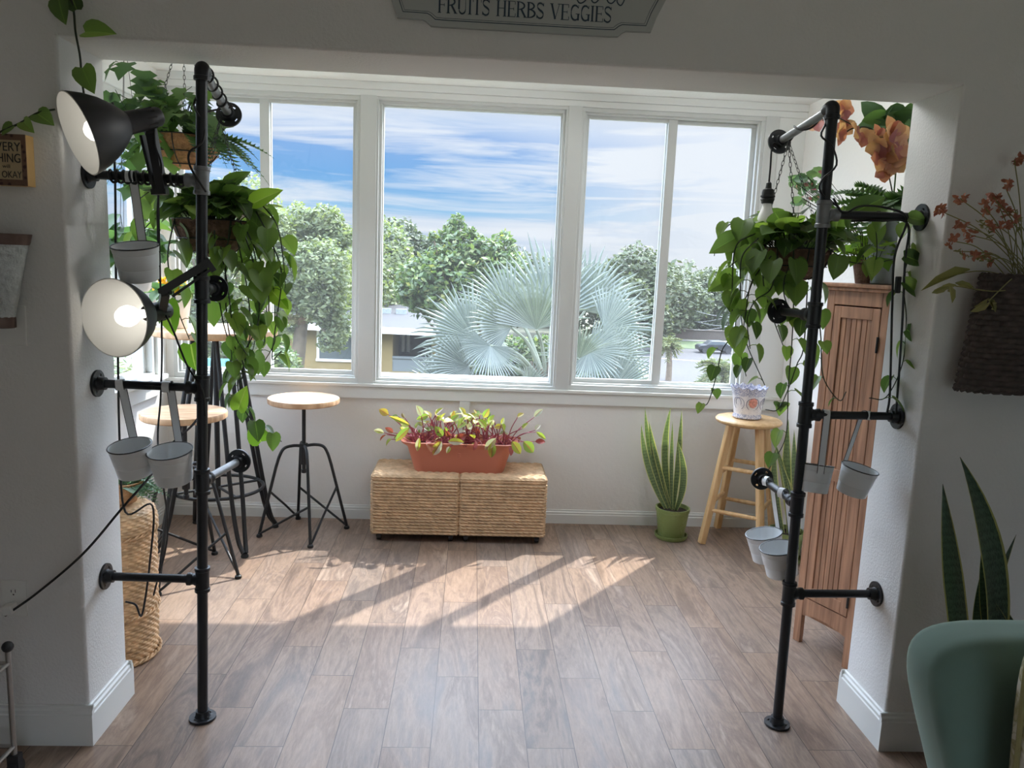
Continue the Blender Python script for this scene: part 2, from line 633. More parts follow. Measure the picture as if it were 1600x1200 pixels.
t_ = .016
skirting('baseboard_partition_left', ((MXL, YF, 0), (XL + t_, YF, 0), (0, -1, 0)), ((XL, YF, 0), (XL, YB, 0), (1, 0, 0)), ((SXL, YB, 0), (XL + t_, YB, 0), (0, 1, 0)))
skirting('baseboard_partition_right', ((XR - t_, YF, 0), (MXR, YF, 0), (0, -1, 0)), ((XR, YF, 0), (XR, YB, 0), (-1, 0, 0)), ((XR - t_, YB, 0), (SXR, YB, 0), (0, 1, 0)))
skirting('baseboard_back', ((SXL, YW, 0), (SXR, YW, 0), (0, -1, 0)), h=.085, t=.014)
skirting('baseboard_sunroom_left', ((SXL, YB, 0), (SXL, YW, 0), (1, 0, 0)), h=.085, t=.014)
skirting('baseboard_sunroom_right', ((SXR, YB, 0), (SXR, YW, 0), (-1, 0, 0)), h=.085, t=.014)

# back wall of the sunroom: parapet, posts and header round three openings
ZS, ZH = .84, 2.425
L0, L1, C0, C1, R0, R1 = -1.70, -.648, -.566, .506, .578, 1.632
wb = MB()
wb.box((SXL - .12, YW, 0), (SXR + .12, YW + .12, .815))
wb.box((SXL - .12, YW, 2.43), (SXR + .12, YW + .12, ZC))
for a, b_ in ((SXL - .12, L0), (L1, C0), (C1, R0), (R1, SXR + .12)):
    wb.box((a, YW, .815), (b_, YW + .12, 2.43))
struct(wb.build('wall_back', M['wall'], smooth=False))
wl = MB()
WY0, WY1, WZ0, WZ1 = 2.80, 4.33, .835, 2.30
wl.box((SXL - .12, YB, 0), (SXL, YW, WZ0))
wl.box((SXL - .12, YB, WZ1), (SXL, YW, ZC))
wl.box((SXL - .12, YB, WZ0), (SXL, WY0, WZ1))
wl.box((SXL - .12, WY1, WZ0), (SXL, YW, WZ1))
struct(wl.build('wall_sunroom_left', M['wall'], smooth=False))
struct(MB().box((SXR, YB, 0), (SXR + .12, YW, ZC)).build('wall_sunroom_right', M['wall'], smooth=False))

# flat trim round the windows: apron, posts, header bands, batten
tr = MB()
tr.box((SXL, YW - .018, .735), (SXR, YW, .812))
tr.box((SXL, YW - .03, .805), (SXR, YW + .01, .822))
struct(tr.build('trim_1', M['trim'], smooth=False, bevel=.002))
tr = MB().box((-.055, YW - .016, .085), (.005, YW, .735))
struct(tr.build('trim_2', M['trim'], smooth=False, bevel=.002))
tr = MB()
for a, b_ in ((L1 - .004, C0 + .004), (C1 - .004, R0 + .004), (R1 - .004, R1 + .075)):
    tr.box((a, YW - .016, .82), (b_, YW, 2.432))
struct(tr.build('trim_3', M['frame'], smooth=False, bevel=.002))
tr = MB()
tr.box((SXL, YW - .016, 2.426), (SXR, YW, 2.46))
tr.box((SXL, YW - .03, 2.46), (SXR, YW, ZC))
struct(tr.build('trim_4', M['trim'], smooth=False, bevel=.003))
struct(MB().box((R1 + .075, YW - .008, .82), (SXR, YW, 2.43)).build('trim_5', M['trim'], smooth=False, bevel=.002))
tr = MB()
tr.box((SXL, WY0 - .07, .75), (SXL + .03, WY1 + .03, .84))
tr.box((SXL, WY0 - .08, .835), (SXL + .055, WY1 + .05, .86))
tr.box((SXL, WY1, .86), (SXL + .02, WY1 + .075, 2.38))
tr.box((SXL, WY0 - .07, .86), (SXL + .02, WY0, 2.38))
tr.box((SXL, WY0 - .07, WZ1), (SXL + .02, WY1 + .075, 2.38))
struct(tr.build('trim_6', M['trim'], smooth=False, bevel=.003))


def rect_frame(mb, x0, x1, z0, z1, w, y0, y1, f=lambda x, y, z: (x, y, z), bw=None):
    bw = bw or w
    for a, b_ in (((x0, z0), (x1, z0 + bw)), ((x0, z1 - w), (x1, z1)), ((x0, z0 + bw), (x0 + w, z1 - w)), ((x1 - w, z0 + bw), (x1, z1 - w))):
        mb.box(f(a[0], y0, a[1]), f(b_[0], y1, b_[1]))


def window_root(name):
    o = bpy.data.objects.new(name, None)
    COL.objects.link(o)
    ORG[o.name] = np.zeros(3)
    return struct(o)


def slider(name, x0, x1, mull, dz, front_left):
    w = window_root(name)
    fr = MB()
    rect_frame(fr, x0, x1, .822, 2.426, .022, YW - .006, YW + .11, bw=.03)
    rect_frame(fr, x0 + .022, x1 - .022, .85, 2.405, .012, YW + .02, YW + .045)
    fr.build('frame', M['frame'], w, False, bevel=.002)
    for k, (a, b_) in enumerate(((x0 + .024, mull + .028), (mull - .028, x1 - .024))):
        front = (k == 0) == front_left
        y = YW + .048 if front else YW + .078
        s = MB()
        st = .028 if front else .028
        rect_frame(s, a, b_, .852, 2.404, .028, y, y + .022, bw=.034 if front else .024)
        # wide meeting stile
        if front:
            xm = (b_ - .052, b_) if k == 0 else (a, a + .052)
            s.box((xm[0], y - .004, .852), (xm[1], y + .022, 2.404))
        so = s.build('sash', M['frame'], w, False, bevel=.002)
        MB().box((a + .02, y + .009, .87), (b_ - .02, y + .013, 2.39)).build('pane', M['glass'], so, False)


slider('window_1', L0, L1, -1.187, 0, False)
slider('window_3', R0, R1, 1.11, 0, True)
w2 = window_root('window_2')
fr = MB()
rect_frame(fr, C0, C1, .822, 2.426, .016, YW - .008, YW + .11)
rect_frame(fr, C0 + .014, C1 - .014, .836, 2.412, .018, YW + .02, YW + .05)
rect_frame(fr, C0 + .03, C1 - .03, .852, 2.396, .008, YW + .05, YW + .09)
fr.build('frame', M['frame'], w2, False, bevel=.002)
MB().box((C0 + .02, YW + .064, .84), (C1 - .02, YW + .07, 2.40)).build('pane', M['glass'], w2, False)
w4 = window_root('window_4')
fr = MB()
sx_ = lambda x, y, z: (SXL - y, x, z)
rect_frame(fr, WY0, WY1, WZ0, WZ1, .04, -.004, .1, sx_)
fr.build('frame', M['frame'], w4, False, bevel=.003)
for za, zb_, y in ((WZ0 + .035, 1.62, .03), (1.58, WZ1 - .035, .06)):
    s = MB()
    rect_frame(s, WY0 + .035, WY1 - .035, za, zb_, .035, y, y + .025, sx_)
    so = s.build('sash', M['frame'], w4, False, bevel=.002)
    MB().box(sx_(WY0 + .06, y + .01, za + .02), sx_(WY1 - .06, y + .014, zb_ - .02)).build('pane', M['glass'], so, False)

d1 = window_root('fill_door')  # unseen door, added so skylight reaches the main room
fr = MB()
rect_frame(fr, GX0, GX1, .0, GZ1, .05, MYB - .09, MYB - .01)
fr.box(((GX0 + GX1) / 2 - .04, MYB - .07, .05), ((GX0 + GX1) / 2 + .04, MYB - .03, GZ1 - .05))
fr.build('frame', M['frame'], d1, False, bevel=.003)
MB().box((GX0 + .04, MYB - .055, .04), (GX1 - .04, MYB - .05, GZ1 - .04)).build('pane', M['glass'], d1, False)

# unseen light strip added to brighten the sunroom, up behind the header
LX, LY0, LY1 = .70, 2.95, 3.55
bl_ = thing('fill_light', 'slim white fill light added on the sunroom ceiling, unseen up behind the header', 'added fill light', (LX, (LY0 + LY1) / 2, ZC))
MB().box((LX - .03, LY0, ZC - .03), (LX + .03, LY1, ZC)).build('base', M['plastic'], bl_, False, bevel=.004)
MB().tube([(LX, LY0 + .02, ZC - .04), (LX, LY1 - .02, ZC - .04)], .022, 16).build('diffuser', emit('fill_diffuser', (.97, .985, 1, 1), FILL), bl_)
# ------------------------------------------------------------------ pipe racks
def flange(mb, c, axis, r=.042, t=.007, hub=.02, hubl=.028, holes=True):
    """pipe flange with four bolt holes; c on the back face, axis towards the pipe"""
    B = basis(axis)
    n = 48
    ang = np.arange(n) * 2 * PI / n
    ring = np.cos(ang)[:, None] * B[:, 1] + np.sin(ang)[:, None] * B[:, 2]
    rad = [.0165, .0265, .0325, r - .002, r]
    c = np.asarray(c, float)
    V, F = [], []
    for h, off in ((0, 0), (t, .0)):
        for q in rad:
            V.append(c + ring * q + B[:, 0] * h)
    V = np.concatenate(V)
    m = len(rad)
    for s_ in (0, 1):
        for i in range(m - 1):
            for k in range(n):
                if i == 1 and holes and (k + 6) % 12 in (0, 1, 2):
                    continue
                a, b_ = (s_ * m + i) * n, (s_ * m + i + 1) * n
                k2 = (k + 1) % n
                F.append((a + k, a + k2, b_ + k2, b_ + k) if s_ else (b_ + k, b_ + k2, a + k2, a + k))
    a, b_ = (m - 1) * n, (2 * m - 1) * n
    F += [(a + k, a + (k + 1) % n, b_ + (k + 1) % n, b_ + k) for k in range(n)]
    mb.add(V, F)
    mb.lathe([(.0165, 0), (hub + .003, t), (hub, t + .006), (hub, hubl), (.012, hubl)], c, axis, 24)
    return mb


def fitting(mb, p, q, r):
    """pipe sleeve with a collar at each end"""
    p, q = np.asarray(p, float), np.asarray(q, float)
    L = np.linalg.norm(q - p)
    mb.lathe([(r * .8, 0), (r * 1.12, .001), (r * 1.12, .011), (r, .014), (r, L - .014), (r * 1.12, L - .011), (r * 1.12, L - .001), (r * .8, L)], p, q - p, 24)


def rack(label, foot, top, side, wall_x, zs, top_stub, mid_stub, low_stub, grey_top):
    t = thing('pipe_rack', label, 'pipe rack', foot)
    foot, top = np.array(foot, float), np.array(top, float)
    pt = lambda z: foot + (top - foot) * (z / top[2])
    MB().tube([foot + (0, 0, .004), pt(top[2] * .5), top], .0165, 20).build('post', M['black'], t)
    flange(MB(), foot, (0, 0, 1), .043, .008, .022, .03).build('floor_flange', M['black'], t)
    for i, z in enumerate(zs):
        p = pt(z)
        e = np.array((wall_x, p[1], z + .004))
        MB().tube([p, (p + e) / 2, e - np.array((side, 0, 0)) * .003], .0135, 16).build('arm', M['black'], t)
        flange(MB(), e, (-side, 0, 0)).build('wall_flange', M['black'], t)
        f = MB()
        fitting(f, pt(z - .042), pt(z + .042), .0215)
        fitting(f, p + (side * .012, 0, 0), p + (side * .048, 0, 0), .0185)
        o = f.build('tee_fitting', M['grey'] if i == 0 else M['black'], t)
        if i == 0:
            o['label'] = 'bare grey tee fitting'
    # elbow at the top and the stub that reaches back from it
    el = MB()
    s0 = np.array(top_stub, float)
    d = norm(s0 - top)
    el.tube(spline([top + (0, 0, -.03), top + (0, 0, -.006), top + d * .012 + (0, 0, .004), top + d * .035], 5), .0205, 20)
    el.lathe([(.0205, -.002), (.0235, 0), (.0235, .01), (.0205, .012)], top - (0, 0, .034), n=24)
    el.build('elbow_fitting', M['black'], t)
    for a, b_, m in ((top, s0, M['grey']), (pt(mid_stub[2]), np.array(mid_stub), M['black']), (pt(low_stub[2] + .0), np.array(low_stub), M['grey'] if grey_top else M['black'])):
        d = norm(b_ - a)
        o = MB().tube([a, (a + b_) / 2, b_], .0135, 16).build('stub', m, t)
        flange(MB(), b_, -d).build('end_flange', M['black'], t)
        if a is not top:
            f = MB()
            fitting(f, a - (0, 0, .042), a + (0, 0, .042), .0215)
            fitting(f, a + d * .012, a + d * .048, .0185)
            f.build('tee_fitting', M['black'], t)
    return t


PLF, PLT = (-.858, 2.435, 0), (-.818, 2.435, 2.079)
PRF, PRT = (1.106, 2.428, 0), (1.086, 2.428, 2.062)
rack('black pipe rack on the side with the clamp lamps, arms fixed to the jamb', PLF, PLT, -1, XL, (1.756, 1.124, .492), (-.836, 2.75, 2.001), (-.83, 2.56, 1.43), (-.803, 2.70, .821), True)
rack('black pipe rack in front of the wooden cabinet, arms fixed to the jamb', PRF, PRT, 1, XR, (1.740, 1.100, .483), (1.049, 2.75, 2.004), (1.041, 2.60, 1.424), (1.095, 2.74, .796), False)


# ------------------------------------------------------------------ enamel dippers hung on the pipes
def dipper(label):
    t = thing('enamel_dipper', label, 'hanging pot', (0, 0, 0), 'white enamel dippers hung on the pipe arms')
    cz, ro, h, cy = -.195, .068, .108, -.052
    c = (0, cy, cz - h)
    b_ = MB()
    b_.lathe([(.001, .002), (.052, .002), (.055, .004), (.0585, .038), (.0578, .041), (.0598, .045), (.0642, .083), (.0636, .086), (.0652, .089), (ro, h), (ro - .003, h), (.052, .008), (.001, .006)], c, n=48)
    b_.build('cup', M['enamel'], t)
    rm = MB()
    a = np.arange(48) * 2 * PI / 48
    rm.tube(np.stack([ro * np.cos(a), cy + ro * np.sin(a), np.full(48, cz)], 1), .0022, 6, closed=True)
    rm.build('rim', M['enamelblack'], t)
    path = spline([(0, -.017, -.012), (0, -.0175, .004), (0, -.009, .0165), (0, .004, .0175), (0, .0155, .007), (0, .017, -.03), (0, .016, -.12), (0, .016, cz + .004), (0, .0165, cz - .03)], 5)
    MB().ribbon(path, (1, 0, 0), .024, .0016).build('strap', M['enamel'], t)
    e = MB()
    for s_ in (-1, 1):
        e.tube(path + (s_ * .0123, 0, 0), .0013, 5)
    e.build('strap_edge', M['enamelblack'], t)
    return t


d0 = dipper('white enamel dipper hanging from the top arm beside the upper clamp lamp')
d0.location = (-1.032, 2.435, 1.757)
d0.rotation_euler = (R(13), R(-2), R(4))
copy_thing(d0, (-1.086, 2.435, 1.125), R(12), 'white enamel dipper tilted outward, nearer the jamb flange below the lower clamp lamp', scale=.95, tilt=(R(10), R(-7)))
copy_thing(d0, (-.942, 2.435, 1.124), R(-4), 'white enamel dipper nearer the post below the lower clamp lamp', tilt=(R(11), R(-2)))
copy_thing(d0, (1.165, 2.43, 1.102), R(172), 'white enamel dipper in front of the cabinet knob, nearer the post', scale=.86, tilt=(R(11), R(-4)))
copy_thing(d0, (1.300, 2.43, 1.103), R(28), 'white enamel dipper tilted in front of the cabinet door, nearer the jamb', scale=.86, tilt=(R(10), R(7)))
copy_thing(d0, (1.093, 2.675, .803), R(-72), 'white enamel dipper on the low pipe stub, farther back beside the birch stool', scale=.95, tilt=(R(12), R(-5)))
copy_thing(d0, (1.094, 2.535, .802), R(-66), 'white enamel dipper on the low pipe stub, nearest the black post', scale=.95, tilt=(R(12), R(-4)))


# ------------------------------------------------------------------ clamp lamps
def clamp_lamp(label, mouth, axis, jaw0, jaw1, cordpath, r=.125):
    """mouth: centre of the shade's opening; axis: from the neck out through the opening"""
    mouth, axis = np.array(mouth, float), norm(axis)
    t = thing('clamp_lamp', label, 'clamp lamp', mouth)
    L = .135
    back = mouth - axis * L
    prof = [(.030, -.005), (.034, 0), (.045, .008), (.068, .03), (.092, .06), (.110, .092), (.121, .122), (.125, .135)]
    prof = [(a * r / .125, b_) for a, b_ in prof]
    MB().lathe(prof, back, axis, 56).build('shade', M['blackm'], t)
    MB().lathe([(max(a - .003, .001), b_ + .001) for a, b_ in prof] + [(prof[-1][0], prof[-1][1] + .0005)], back, axis, 56).build('shade_lining', M['lining'], t)
    nk = MB()
    nk.lathe([(.001, -.1), (.02, -.1), (.027, -.092), (.031, -.035), (.032, -.006), (.034, .001)], back, axis, 28)
    B = basis(axis)
    for k in range(10):
        a = k * 2 * PI / 10
        dv = math.cos(a) * B[:, 1] + math.sin(a) * B[:, 2]
        nk.obox(back - axis * .062 + dv * .0285, axis * .014, np.cross(axis, dv) * .0022, dv * .002)
    nk.build('neck', M['blackm'], t)
    bl = MB()
    bl.lathe([(.001, .118), (.012, .116), (.024, .107), (.031, .092), (.033, .078), (.029, .062), (.02, .045), (.014, .03), (.0135, .01)], back, axis, 28)
    bl.build('bulb', M['bulb'], t)
    # hinge and clamp
    jaw0, jaw1 = np.array(jaw0, float), np.array(jaw1, float)
    neck = back - axis * .07
    h = MB()
    h.bar(neck, jaw0, .024, .03)
    h.ball(jaw0, .015, 12)
    h.cyl(jaw0 - B[:, 1] * .02, jaw0 + B[:, 1] * .02, .007, 12)
    h.build('hinge', M['blackm'], t)
    c = MB()
    d = norm(jaw1 - jaw0)
    s_ = norm(np.cross(d, (0, 1, .2)))
    c.bar(jaw0 + s_ * .006 - d * .012, jaw1 + s_ * .008, .03, .024, s_)
    c.bar(jaw0 - s_ * .022 + d * .01, jaw1 - s_ * .012, .026, .008, s_)
    c.bar(jaw1 - s_ * .022, jaw1 + s_ * .022, .028, .016)
    c.build('clamp', M['blackm'], t)
    if cordpath is not None:
        MB().tube(spline(cordpath, 8), .0032, 6).build('cord', M['cord'], t)
    return t


ax = (-.69, -.62, -.34)
m1 = at(122, 209, 2.22)
bk = m1 - norm(ax) * .135
clamp_lamp('black clamp lamp lit on the top arm, shade turned down towards the wall', m1, ax, at(233, 205, 2.40), at(250, 300, 2.43), [bk - norm(ax) * .08, at(242, 225, 2.36), at(252, 262, 2.40), at(246, 330, 2.46), at(249, 440, 2.47)], r=.112)
ax = (-.30, -.95, -.05)
m2 = at(178, 497, 2.33)
bk = m2 - norm(ax) * .135
clamp_lamp('black clamp lamp lit halfway up the post, white bowl facing the room', m2, ax, at(258, 456, 2.40), at(328, 414, 2.43), [bk - norm(ax) * .08, at(272, 520, 2.42), at(292, 570, 2.43), at(316, 610, 2.405), at(321, 650, 2.41)], r=.117)


# ------------------------------------------------------------------ bulbs on cords, wound round the stubs
def helix(a, b_, r, turns, n=14, ph=0.0):
    a, b_ = np.array(a, float), np.array(b_, float)
    B = basis(b_ - a)
    tt = np.linspace(0, 1, int(turns * n))
    return [a + (b_ - a) * q + r * (math.cos(2 * PI * turns * q + ph) * B[:, 1] + math.sin(2 * PI * turns * q + ph) * B[:, 2]) for q in tt]


def pendant(label, pre, hang, zs, bulb):
    t = thing('pendant_bulb', label, 'pendant bulb', (hang[0], hang[1], zs))
    MB().tube(spline(list(pre) + [hang, (hang[0], hang[1], (hang[2] + zs) / 2), (hang[0], hang[1], zs + .02)], 4), .0032, 6).build('cord', M['cord'], t)
    s_ = MB()
    s_.lathe([(.004, .035), (.009, .03), (.011, .012), (.019, .008), (.021, -.004), (.021, -.012), (.025, -.013), (.025, -.018), (.021, -.019), (.022, -.024), (.024, -.026), (.021, -.032), (.02, -.04), (.001, -.04)], (hang[0], hang[1], zs), n=28)
    s_.build('socket', M['blackm'], t)
    if bulb:
        MB().lathe([(.0135, -.038), (.017, -.055), (.026, -.078), (.031, -.098), (.030, -.115), (.021, -.13), (.001, -.137)], (hang[0], hang[1], zs), n=28).build('bulb', M['frost'], t)
    return t


a, b_ = np.array(PLT) + (0, .03, 0), np.array((-.836, 2.75, 2.001))
pth = [at(322, 300, 2.40), at(298, 262, 2.41), at(296, 238, 2.40), at(316, 222, 2.41), at(319, 195, 2.43), at(303, 165, 2.41), at(312, 140, 2.46)] + helix(a, a + (b_ - a) * .8, .0175, 4.5, 10)
pendant('black bulb socket hanging from the spiral-wound stub over the coconut basket', pth, (-.905, 2.66, 1.98), 1.805, False)
a, b_ = np.array(PRT), np.array((1.049, 2.75, 2.004))
pth = [at(1308, 322, 2.45), at(1282, 300, 2.40), at(1285, 280, 2.40), at(1307, 258, 2.40), at(1300, 228, 2.41), at(1283, 212, 2.42), at(1290, 192, 2.44)] + helix(a + (b_ - a) * .25, a + (b_ - a) * .95, .0175, 1.5, 10, 2.0)
q = at(1207, 225, 2.74)
pendant('black socket with frosted bulb hanging in front of the bright window', pth, tuple(q), at(1202, 300, 2.74)[2], True)

# loose cords
def cord(label, pts, r=.0032, n=8):
    return tag(MB().tube(spline(pts, n), r, 6).build('power_cord', M['cord']), label, 'cord')


outlet_c = at(24, 938, 2.29)
cord('black cord sloping from the wall outlet up to the enamel dippers', [at(8, 962, 2.262), at(60, 925, 2.265), at(130, 865, 2.265), at(190, 795, 2.34), at(236, 742, 2.46), at(262, 700, 2.53), at(300, 665, 2.51), at(318, 640, 2.47)], .004)
cord('thin black cord hanging straight down beside the jamb behind the dippers', [at(176, 160, 2.50), at(180, 290, 2.49), at(181, 420, 2.49), at(184, 540, 2.49), at(187, 690, 2.50), at(196, 800, 2.52), at(238, 790, 2.55), at(234, 880, 2.56), at(222, 960, 2.56), at(212, 945, 2.57), at(196, 940, 2.57)], .0035)
cord('thin black cord hanging behind the lower clamp lamp down to the dippers', [at(247, 300, 2.48), at(250, 420, 2.50), at(253, 540, 2.50), at(251, 620, 2.50), at(247, 700, 2.50), at(262, 830, 2.52), at(240, 930, 2.54)], .003)
tw = helix(at(170, 275, 2.435), at(285, 282, 2.435), .018, 11, 8)
cord('black cord wound tightly round the top arm behind the upper clamp lamp', tw, .004, 2)
cr = [at(1302, 310, 2.41), at(1318, 333, 2.41), at(1345, 322, 2.41), at(1385, 325, 2.41), at(1417, 342, 2.405), at(1398, 400, 2.42), at(1394, 480, 2.43), at(1392, 560, 2.43), at(1390, 620, 2.42), at(1386, 645, 2.41)]
pc = thing('power_cord', 'black cord with inline switch hanging beside the jamb in front of the cabinet', 'cord', cr[5])
MB().tube(spline(cr, 8), .0036, 6).build('cable', M['cord'], pc)
MB().bar(at(1404, 432, 2.42), at(1402, 458, 2.42), .018, .014).build('inline_switch', M['cord'], pc, bevel=.003)
cord('second black cord hanging beside the jamb down to the middle arm flange', [at(1330, 345, 2.45), at(1375, 345, 2.41), at(1418, 350, 2.41), at(1414, 410, 2.42), at(1410, 500, 2.42), at(1405, 580, 2.42), at(1400, 640, 2.415), at(1396, 655, 2.42)], .0036)
# ------------------------------------------------------------------ adjustable work stools
def work_stool(label, c, seat_z, rot, spread=.262):
    t = thing('work_stool', label, 'stool', (c[0], c[1], 0), 'industrial stools with round wooden seats')
    c3 = np.array((c[0], c[1], 0.0))
    s_ = MB()
    s_.lathe([(.001, -.030), (.186, -.030), (.192, -.025), (.193, -.006), (.190, 0), (.001, 0)], c3 + (0, 0, seat_z), n=56)
    s_.build('seat', M['mango'], t)
    u = MB()
    for a in (0, PI / 2):
        d = np.array((math.cos(a + rot), math.sin(a + rot), 0))
        u.bar(c3 + d * -.12 + (0, 0, seat_z - .035), c3 + d * .12 + (0, 0, seat_z - .035), .028, .006)
    u.build('seat_bracket', M['black'], t)
    hub = seat_z - .275
    sc = MB()
    sc.tube([c3 + (0, 0, hub - .14), c3 + (0, 0, seat_z - .033)], .0105, 14)
    sc.lathe([(.0105, 0), (.014, .002), (.014, .02), (.0105, .022)], c3 + (0, 0, hub - .15), n=16)
    sc.build('screw_post', M['black'], t)
    MB().lathe([(.001, -.1), (.017, -.1), (.018, -.095), (.018, 0), (.022, .004), (.022, .018), (.001, .02)], c3 + (0, 0, hub), n=20).build('hub', M['black'], t)
    feet = []
    for k in range(4):
        a = rot + PI / 4 + k * PI / 2
        d = np.array((math.cos(a), math.sin(a), 0))
        f = c3 + d * spread + (0, 0, .018)
        feet.append((d, f))
        p = [c3 + d * .012 + (0, 0, hub + .005), c3 + d * .06 + (0, 0, hub + .008), c3 + d * .105 + (0, 0, hub - .004), c3 + d * .13 + (0, 0, hub - .045), c3 + d * .15 + (0, 0, hub - .11)]
        p = list(spline(p, 5)) + [c3 + d * (.15 + (spread - .15) * q) + (0, 0, (hub - .11) * (1 - q) + .018 * q) for q in (.3, .65, .9)]
        l = MB()
        l.tube(p + [f + (0, 0, .0)], .0085, 10)
        lo = l.build('leg', M['black'], t)
        MB().lathe([(.001, -.018), (.015, -.018), (.017, -.014), (.015, -.004), (.009, 0), (.001, .001)], f, n=16).build('foot', M['black'], lo)
    # crossed braces from each foot up to the next leg
    for k in range(4):
        d, f = feet[k]
        d2, f2 = feet[(k + 1) % 4]
        q = .52 + .12 * (k % 2)
        up = c3 + d2 * (.15 + (spread - .15) * (1 - q)) + (0, 0, (hub - .11) * q + .018 * (1 - q))
        b_ = MB()
        b_.tube(spline([f + (0, 0, .004), f + (f2 - f) * .06 + (0, 0, .012), f + (up - f) * .5, up], 4), .0065, 8)
        b_.build('brace', M['black'], t)
    return t


work_stool('industrial stool with round wooden seat standing clear in front of the back wall', (-.907, 4.232), .773, R(-25), .240)
work_stool('industrial stool with round wooden seat behind the pipe rack, in front of the high table', (-1.332, 3.63), .80, R(35), .255)

# ------------------------------------------------------------------ high round table with hairpin pipe legs
TC = np.array((-1.335, 4.10, 0))
TZ = 1.15
t = thing('bar_table', 'tall round wood-topped table on black double-pipe legs in the window corner', 'table', TC)
MB().lathe([(.001, -.034), (.305, -.034), (.312, -.028), (.313, -.006), (.309, 0), (.001, 0)], TC + (0, 0, TZ), n=64).build('table_top', M['mango'], t)
MB().lathe([(.001, -.05), (.12, -.05), (.125, -.045), (.125, -.034)], TC + (0, 0, TZ), n=32).build('mounting_plate', M['black'], t)
for k in range(4):
    a = R(40) + k * PI / 2
    d = np.array((math.cos(a), math.sin(a), 0))
    s_ = np.array((-d[1], d[0], 0))
    l = MB()
    for sg in (-1, 1):
        pa = [TC + d * .10 + s_ * sg * .035 + (0, 0, TZ - .05), TC + d * .15 + s_ * sg * .034 + (0, 0, TZ * .72), TC + d * .235 + s_ * sg * .03 + (0, 0, .33), TC + d * .285 + s_ * sg * .02 + (0, 0, .10), TC + d * .325 + s_ * sg * .008 + (0, 0, .022)]
        l.tube(spline(pa, 6), .0115, 10)
    lo = l.build('leg', M['black'], t)
    MB().lathe([(.001, 0), (.018, 0), (.02, .006), (.014, .02), (.001, .022)], TC + d * .325, n=16).build('foot', M['black'], lo)
a = np.arange(64) * 2 * PI / 64
MB().tube(TC + np.stack([.232 * np.cos(a), .232 * np.sin(a), np.full(64, .295)], 1), .009, 10, closed=True).build('footrest_ring', M['black'], t)
cs = MB()
cs.tube([TC + (0, 0, .22), TC + (0, 0, TZ - .05)], .014, 14)
for k in range(2):
    d = np.array((math.cos(R(40) + k * PI / 2), math.sin(R(40) + k * PI / 2), 0)) * .232
    cs.tube([TC - d + (0, 0, .295), TC + d + (0, 0, .295)], .007, 8)
cs.build('centre_rod', M['black'], t)

# ------------------------------------------------------------------ woven storage cubes on casters
def woven_face(mb, o, ux, uz, nrm, w, h, rows, pitch, amp, nu, nv, lay=0.0):
    o, ux, uz, nrm = [np.array(q, float) for q in (o, ux, uz, nrm)]
    u = np.linspace(0, 1, nu)
    v = np.linspace(0, 1, nv)
    U_, V_ = np.meshgrid(u, v)
    row = np.floor(V_ * rows)
    fv = V_ * rows - row
    rope = np.sqrt(np.clip(1 - (2 * fv - 1) ** 2, 0, 1))
    tw = .5 + .5 * np.cos(2 * PI * (U_ * w / pitch + fv * .9 + row * .37) + .8 * np.sin(row * 3.1 + U_ * 9))
    dsp = amp * (rope * (.52 + .48 * tw ** .7))
    edge = np.minimum(np.minimum(U_, 1 - U_) * w, np.minimum(V_, 1 - V_) * h)
    dsp = dsp * np.clip(edge / .006, 0, 1)
    P = o + U_[..., None] * ux * w + V_[..., None] * uz * h + dsp[..., None] * nrm
    mb.grid(P)


def storage_cube(label, x0, y0, w, dp, h):
    zb = .045
    t = thing('storage_cube', label, 'storage cube', (x0 + w / 2, y0 + dp / 2, 0), 'seagrass storage cubes on casters')
    hb = h - .034
    b_ = MB()
    for o, ux, nr, ww in (((x0, y0, zb), (1, 0, 0), (0, -1, 0), w), ((x0 + w, y0, zb), (0, 1, 0), (1, 0, 0), dp), ((x0 + w, y0 + dp, zb), (-1, 0, 0), (0, 1, 0), w), ((x0, y0 + dp, zb), (0, -1, 0), (-1, 0, 0), dp)):
        woven_face(b_, o, ux, (0, 0, 1), nr, ww, hb, 17, .030, .0125, 160, 171)
    b_.box((x0 + .002, y0 + .002, zb), (x0 + w - .002, y0 + dp - .002, zb + hb))
    b_.build('body', M['seagrass'], t)
    zl = zb + hb + .004
    l = MB()
    e = .004
    for o, ux, nr, ww in (((x0 - e, y0 - e, zl), (1, 0, 0), (0, -1, 0), w + 2 * e), ((x0 + w + e, y0 - e, zl), (0, 1, 0), (1, 0, 0), dp + 2 * e), ((x0 + w + e, y0 + dp + e, zl), (-1, 0, 0), (0, 1, 0), w + 2 * e), ((x0 - e, y0 + dp + e, zl), (0, -1, 0), (-1, 0, 0), dp + 2 * e)):
        woven_face(l, o, ux, (0, 0, 1), nr, ww, .028, 2, .026, .007, 150, 17)
    woven_face(l, (x0 - e, y0 - e, zl + .024), (1, 0, 0), (0, 1, 0), (0, 0, 1), w + 2 * e, dp + 2 * e, 11, .046, .012, 150, 155)
    l.box((x0, y0, zl - .004), (x0 + w, y0 + dp, zl + .026))
    l.build('lid', M['seagrass'], t)
    for cx in (x0 + .035, x0 + w - .035):
        for cy in (y0 + .04, y0 + dp - .04):
            c = MB()
            c.cyl((cx - .011, cy, .02), (cx + .011, cy, .02), .02, 18)
            c.box((cx - .014, cy - .012, .02), (cx + .014, cy + .012, zb))
            c.build('caster', M['blackm'], t)
    return t


storage_cube('woven seagrass storage cube on casters, the one nearer the stool', -.513, 4.115, .468, .34, .335)
storage_cube('woven seagrass storage cube on casters, the one nearer the snake plant', -.031, 4.115, .468, .34, .335)

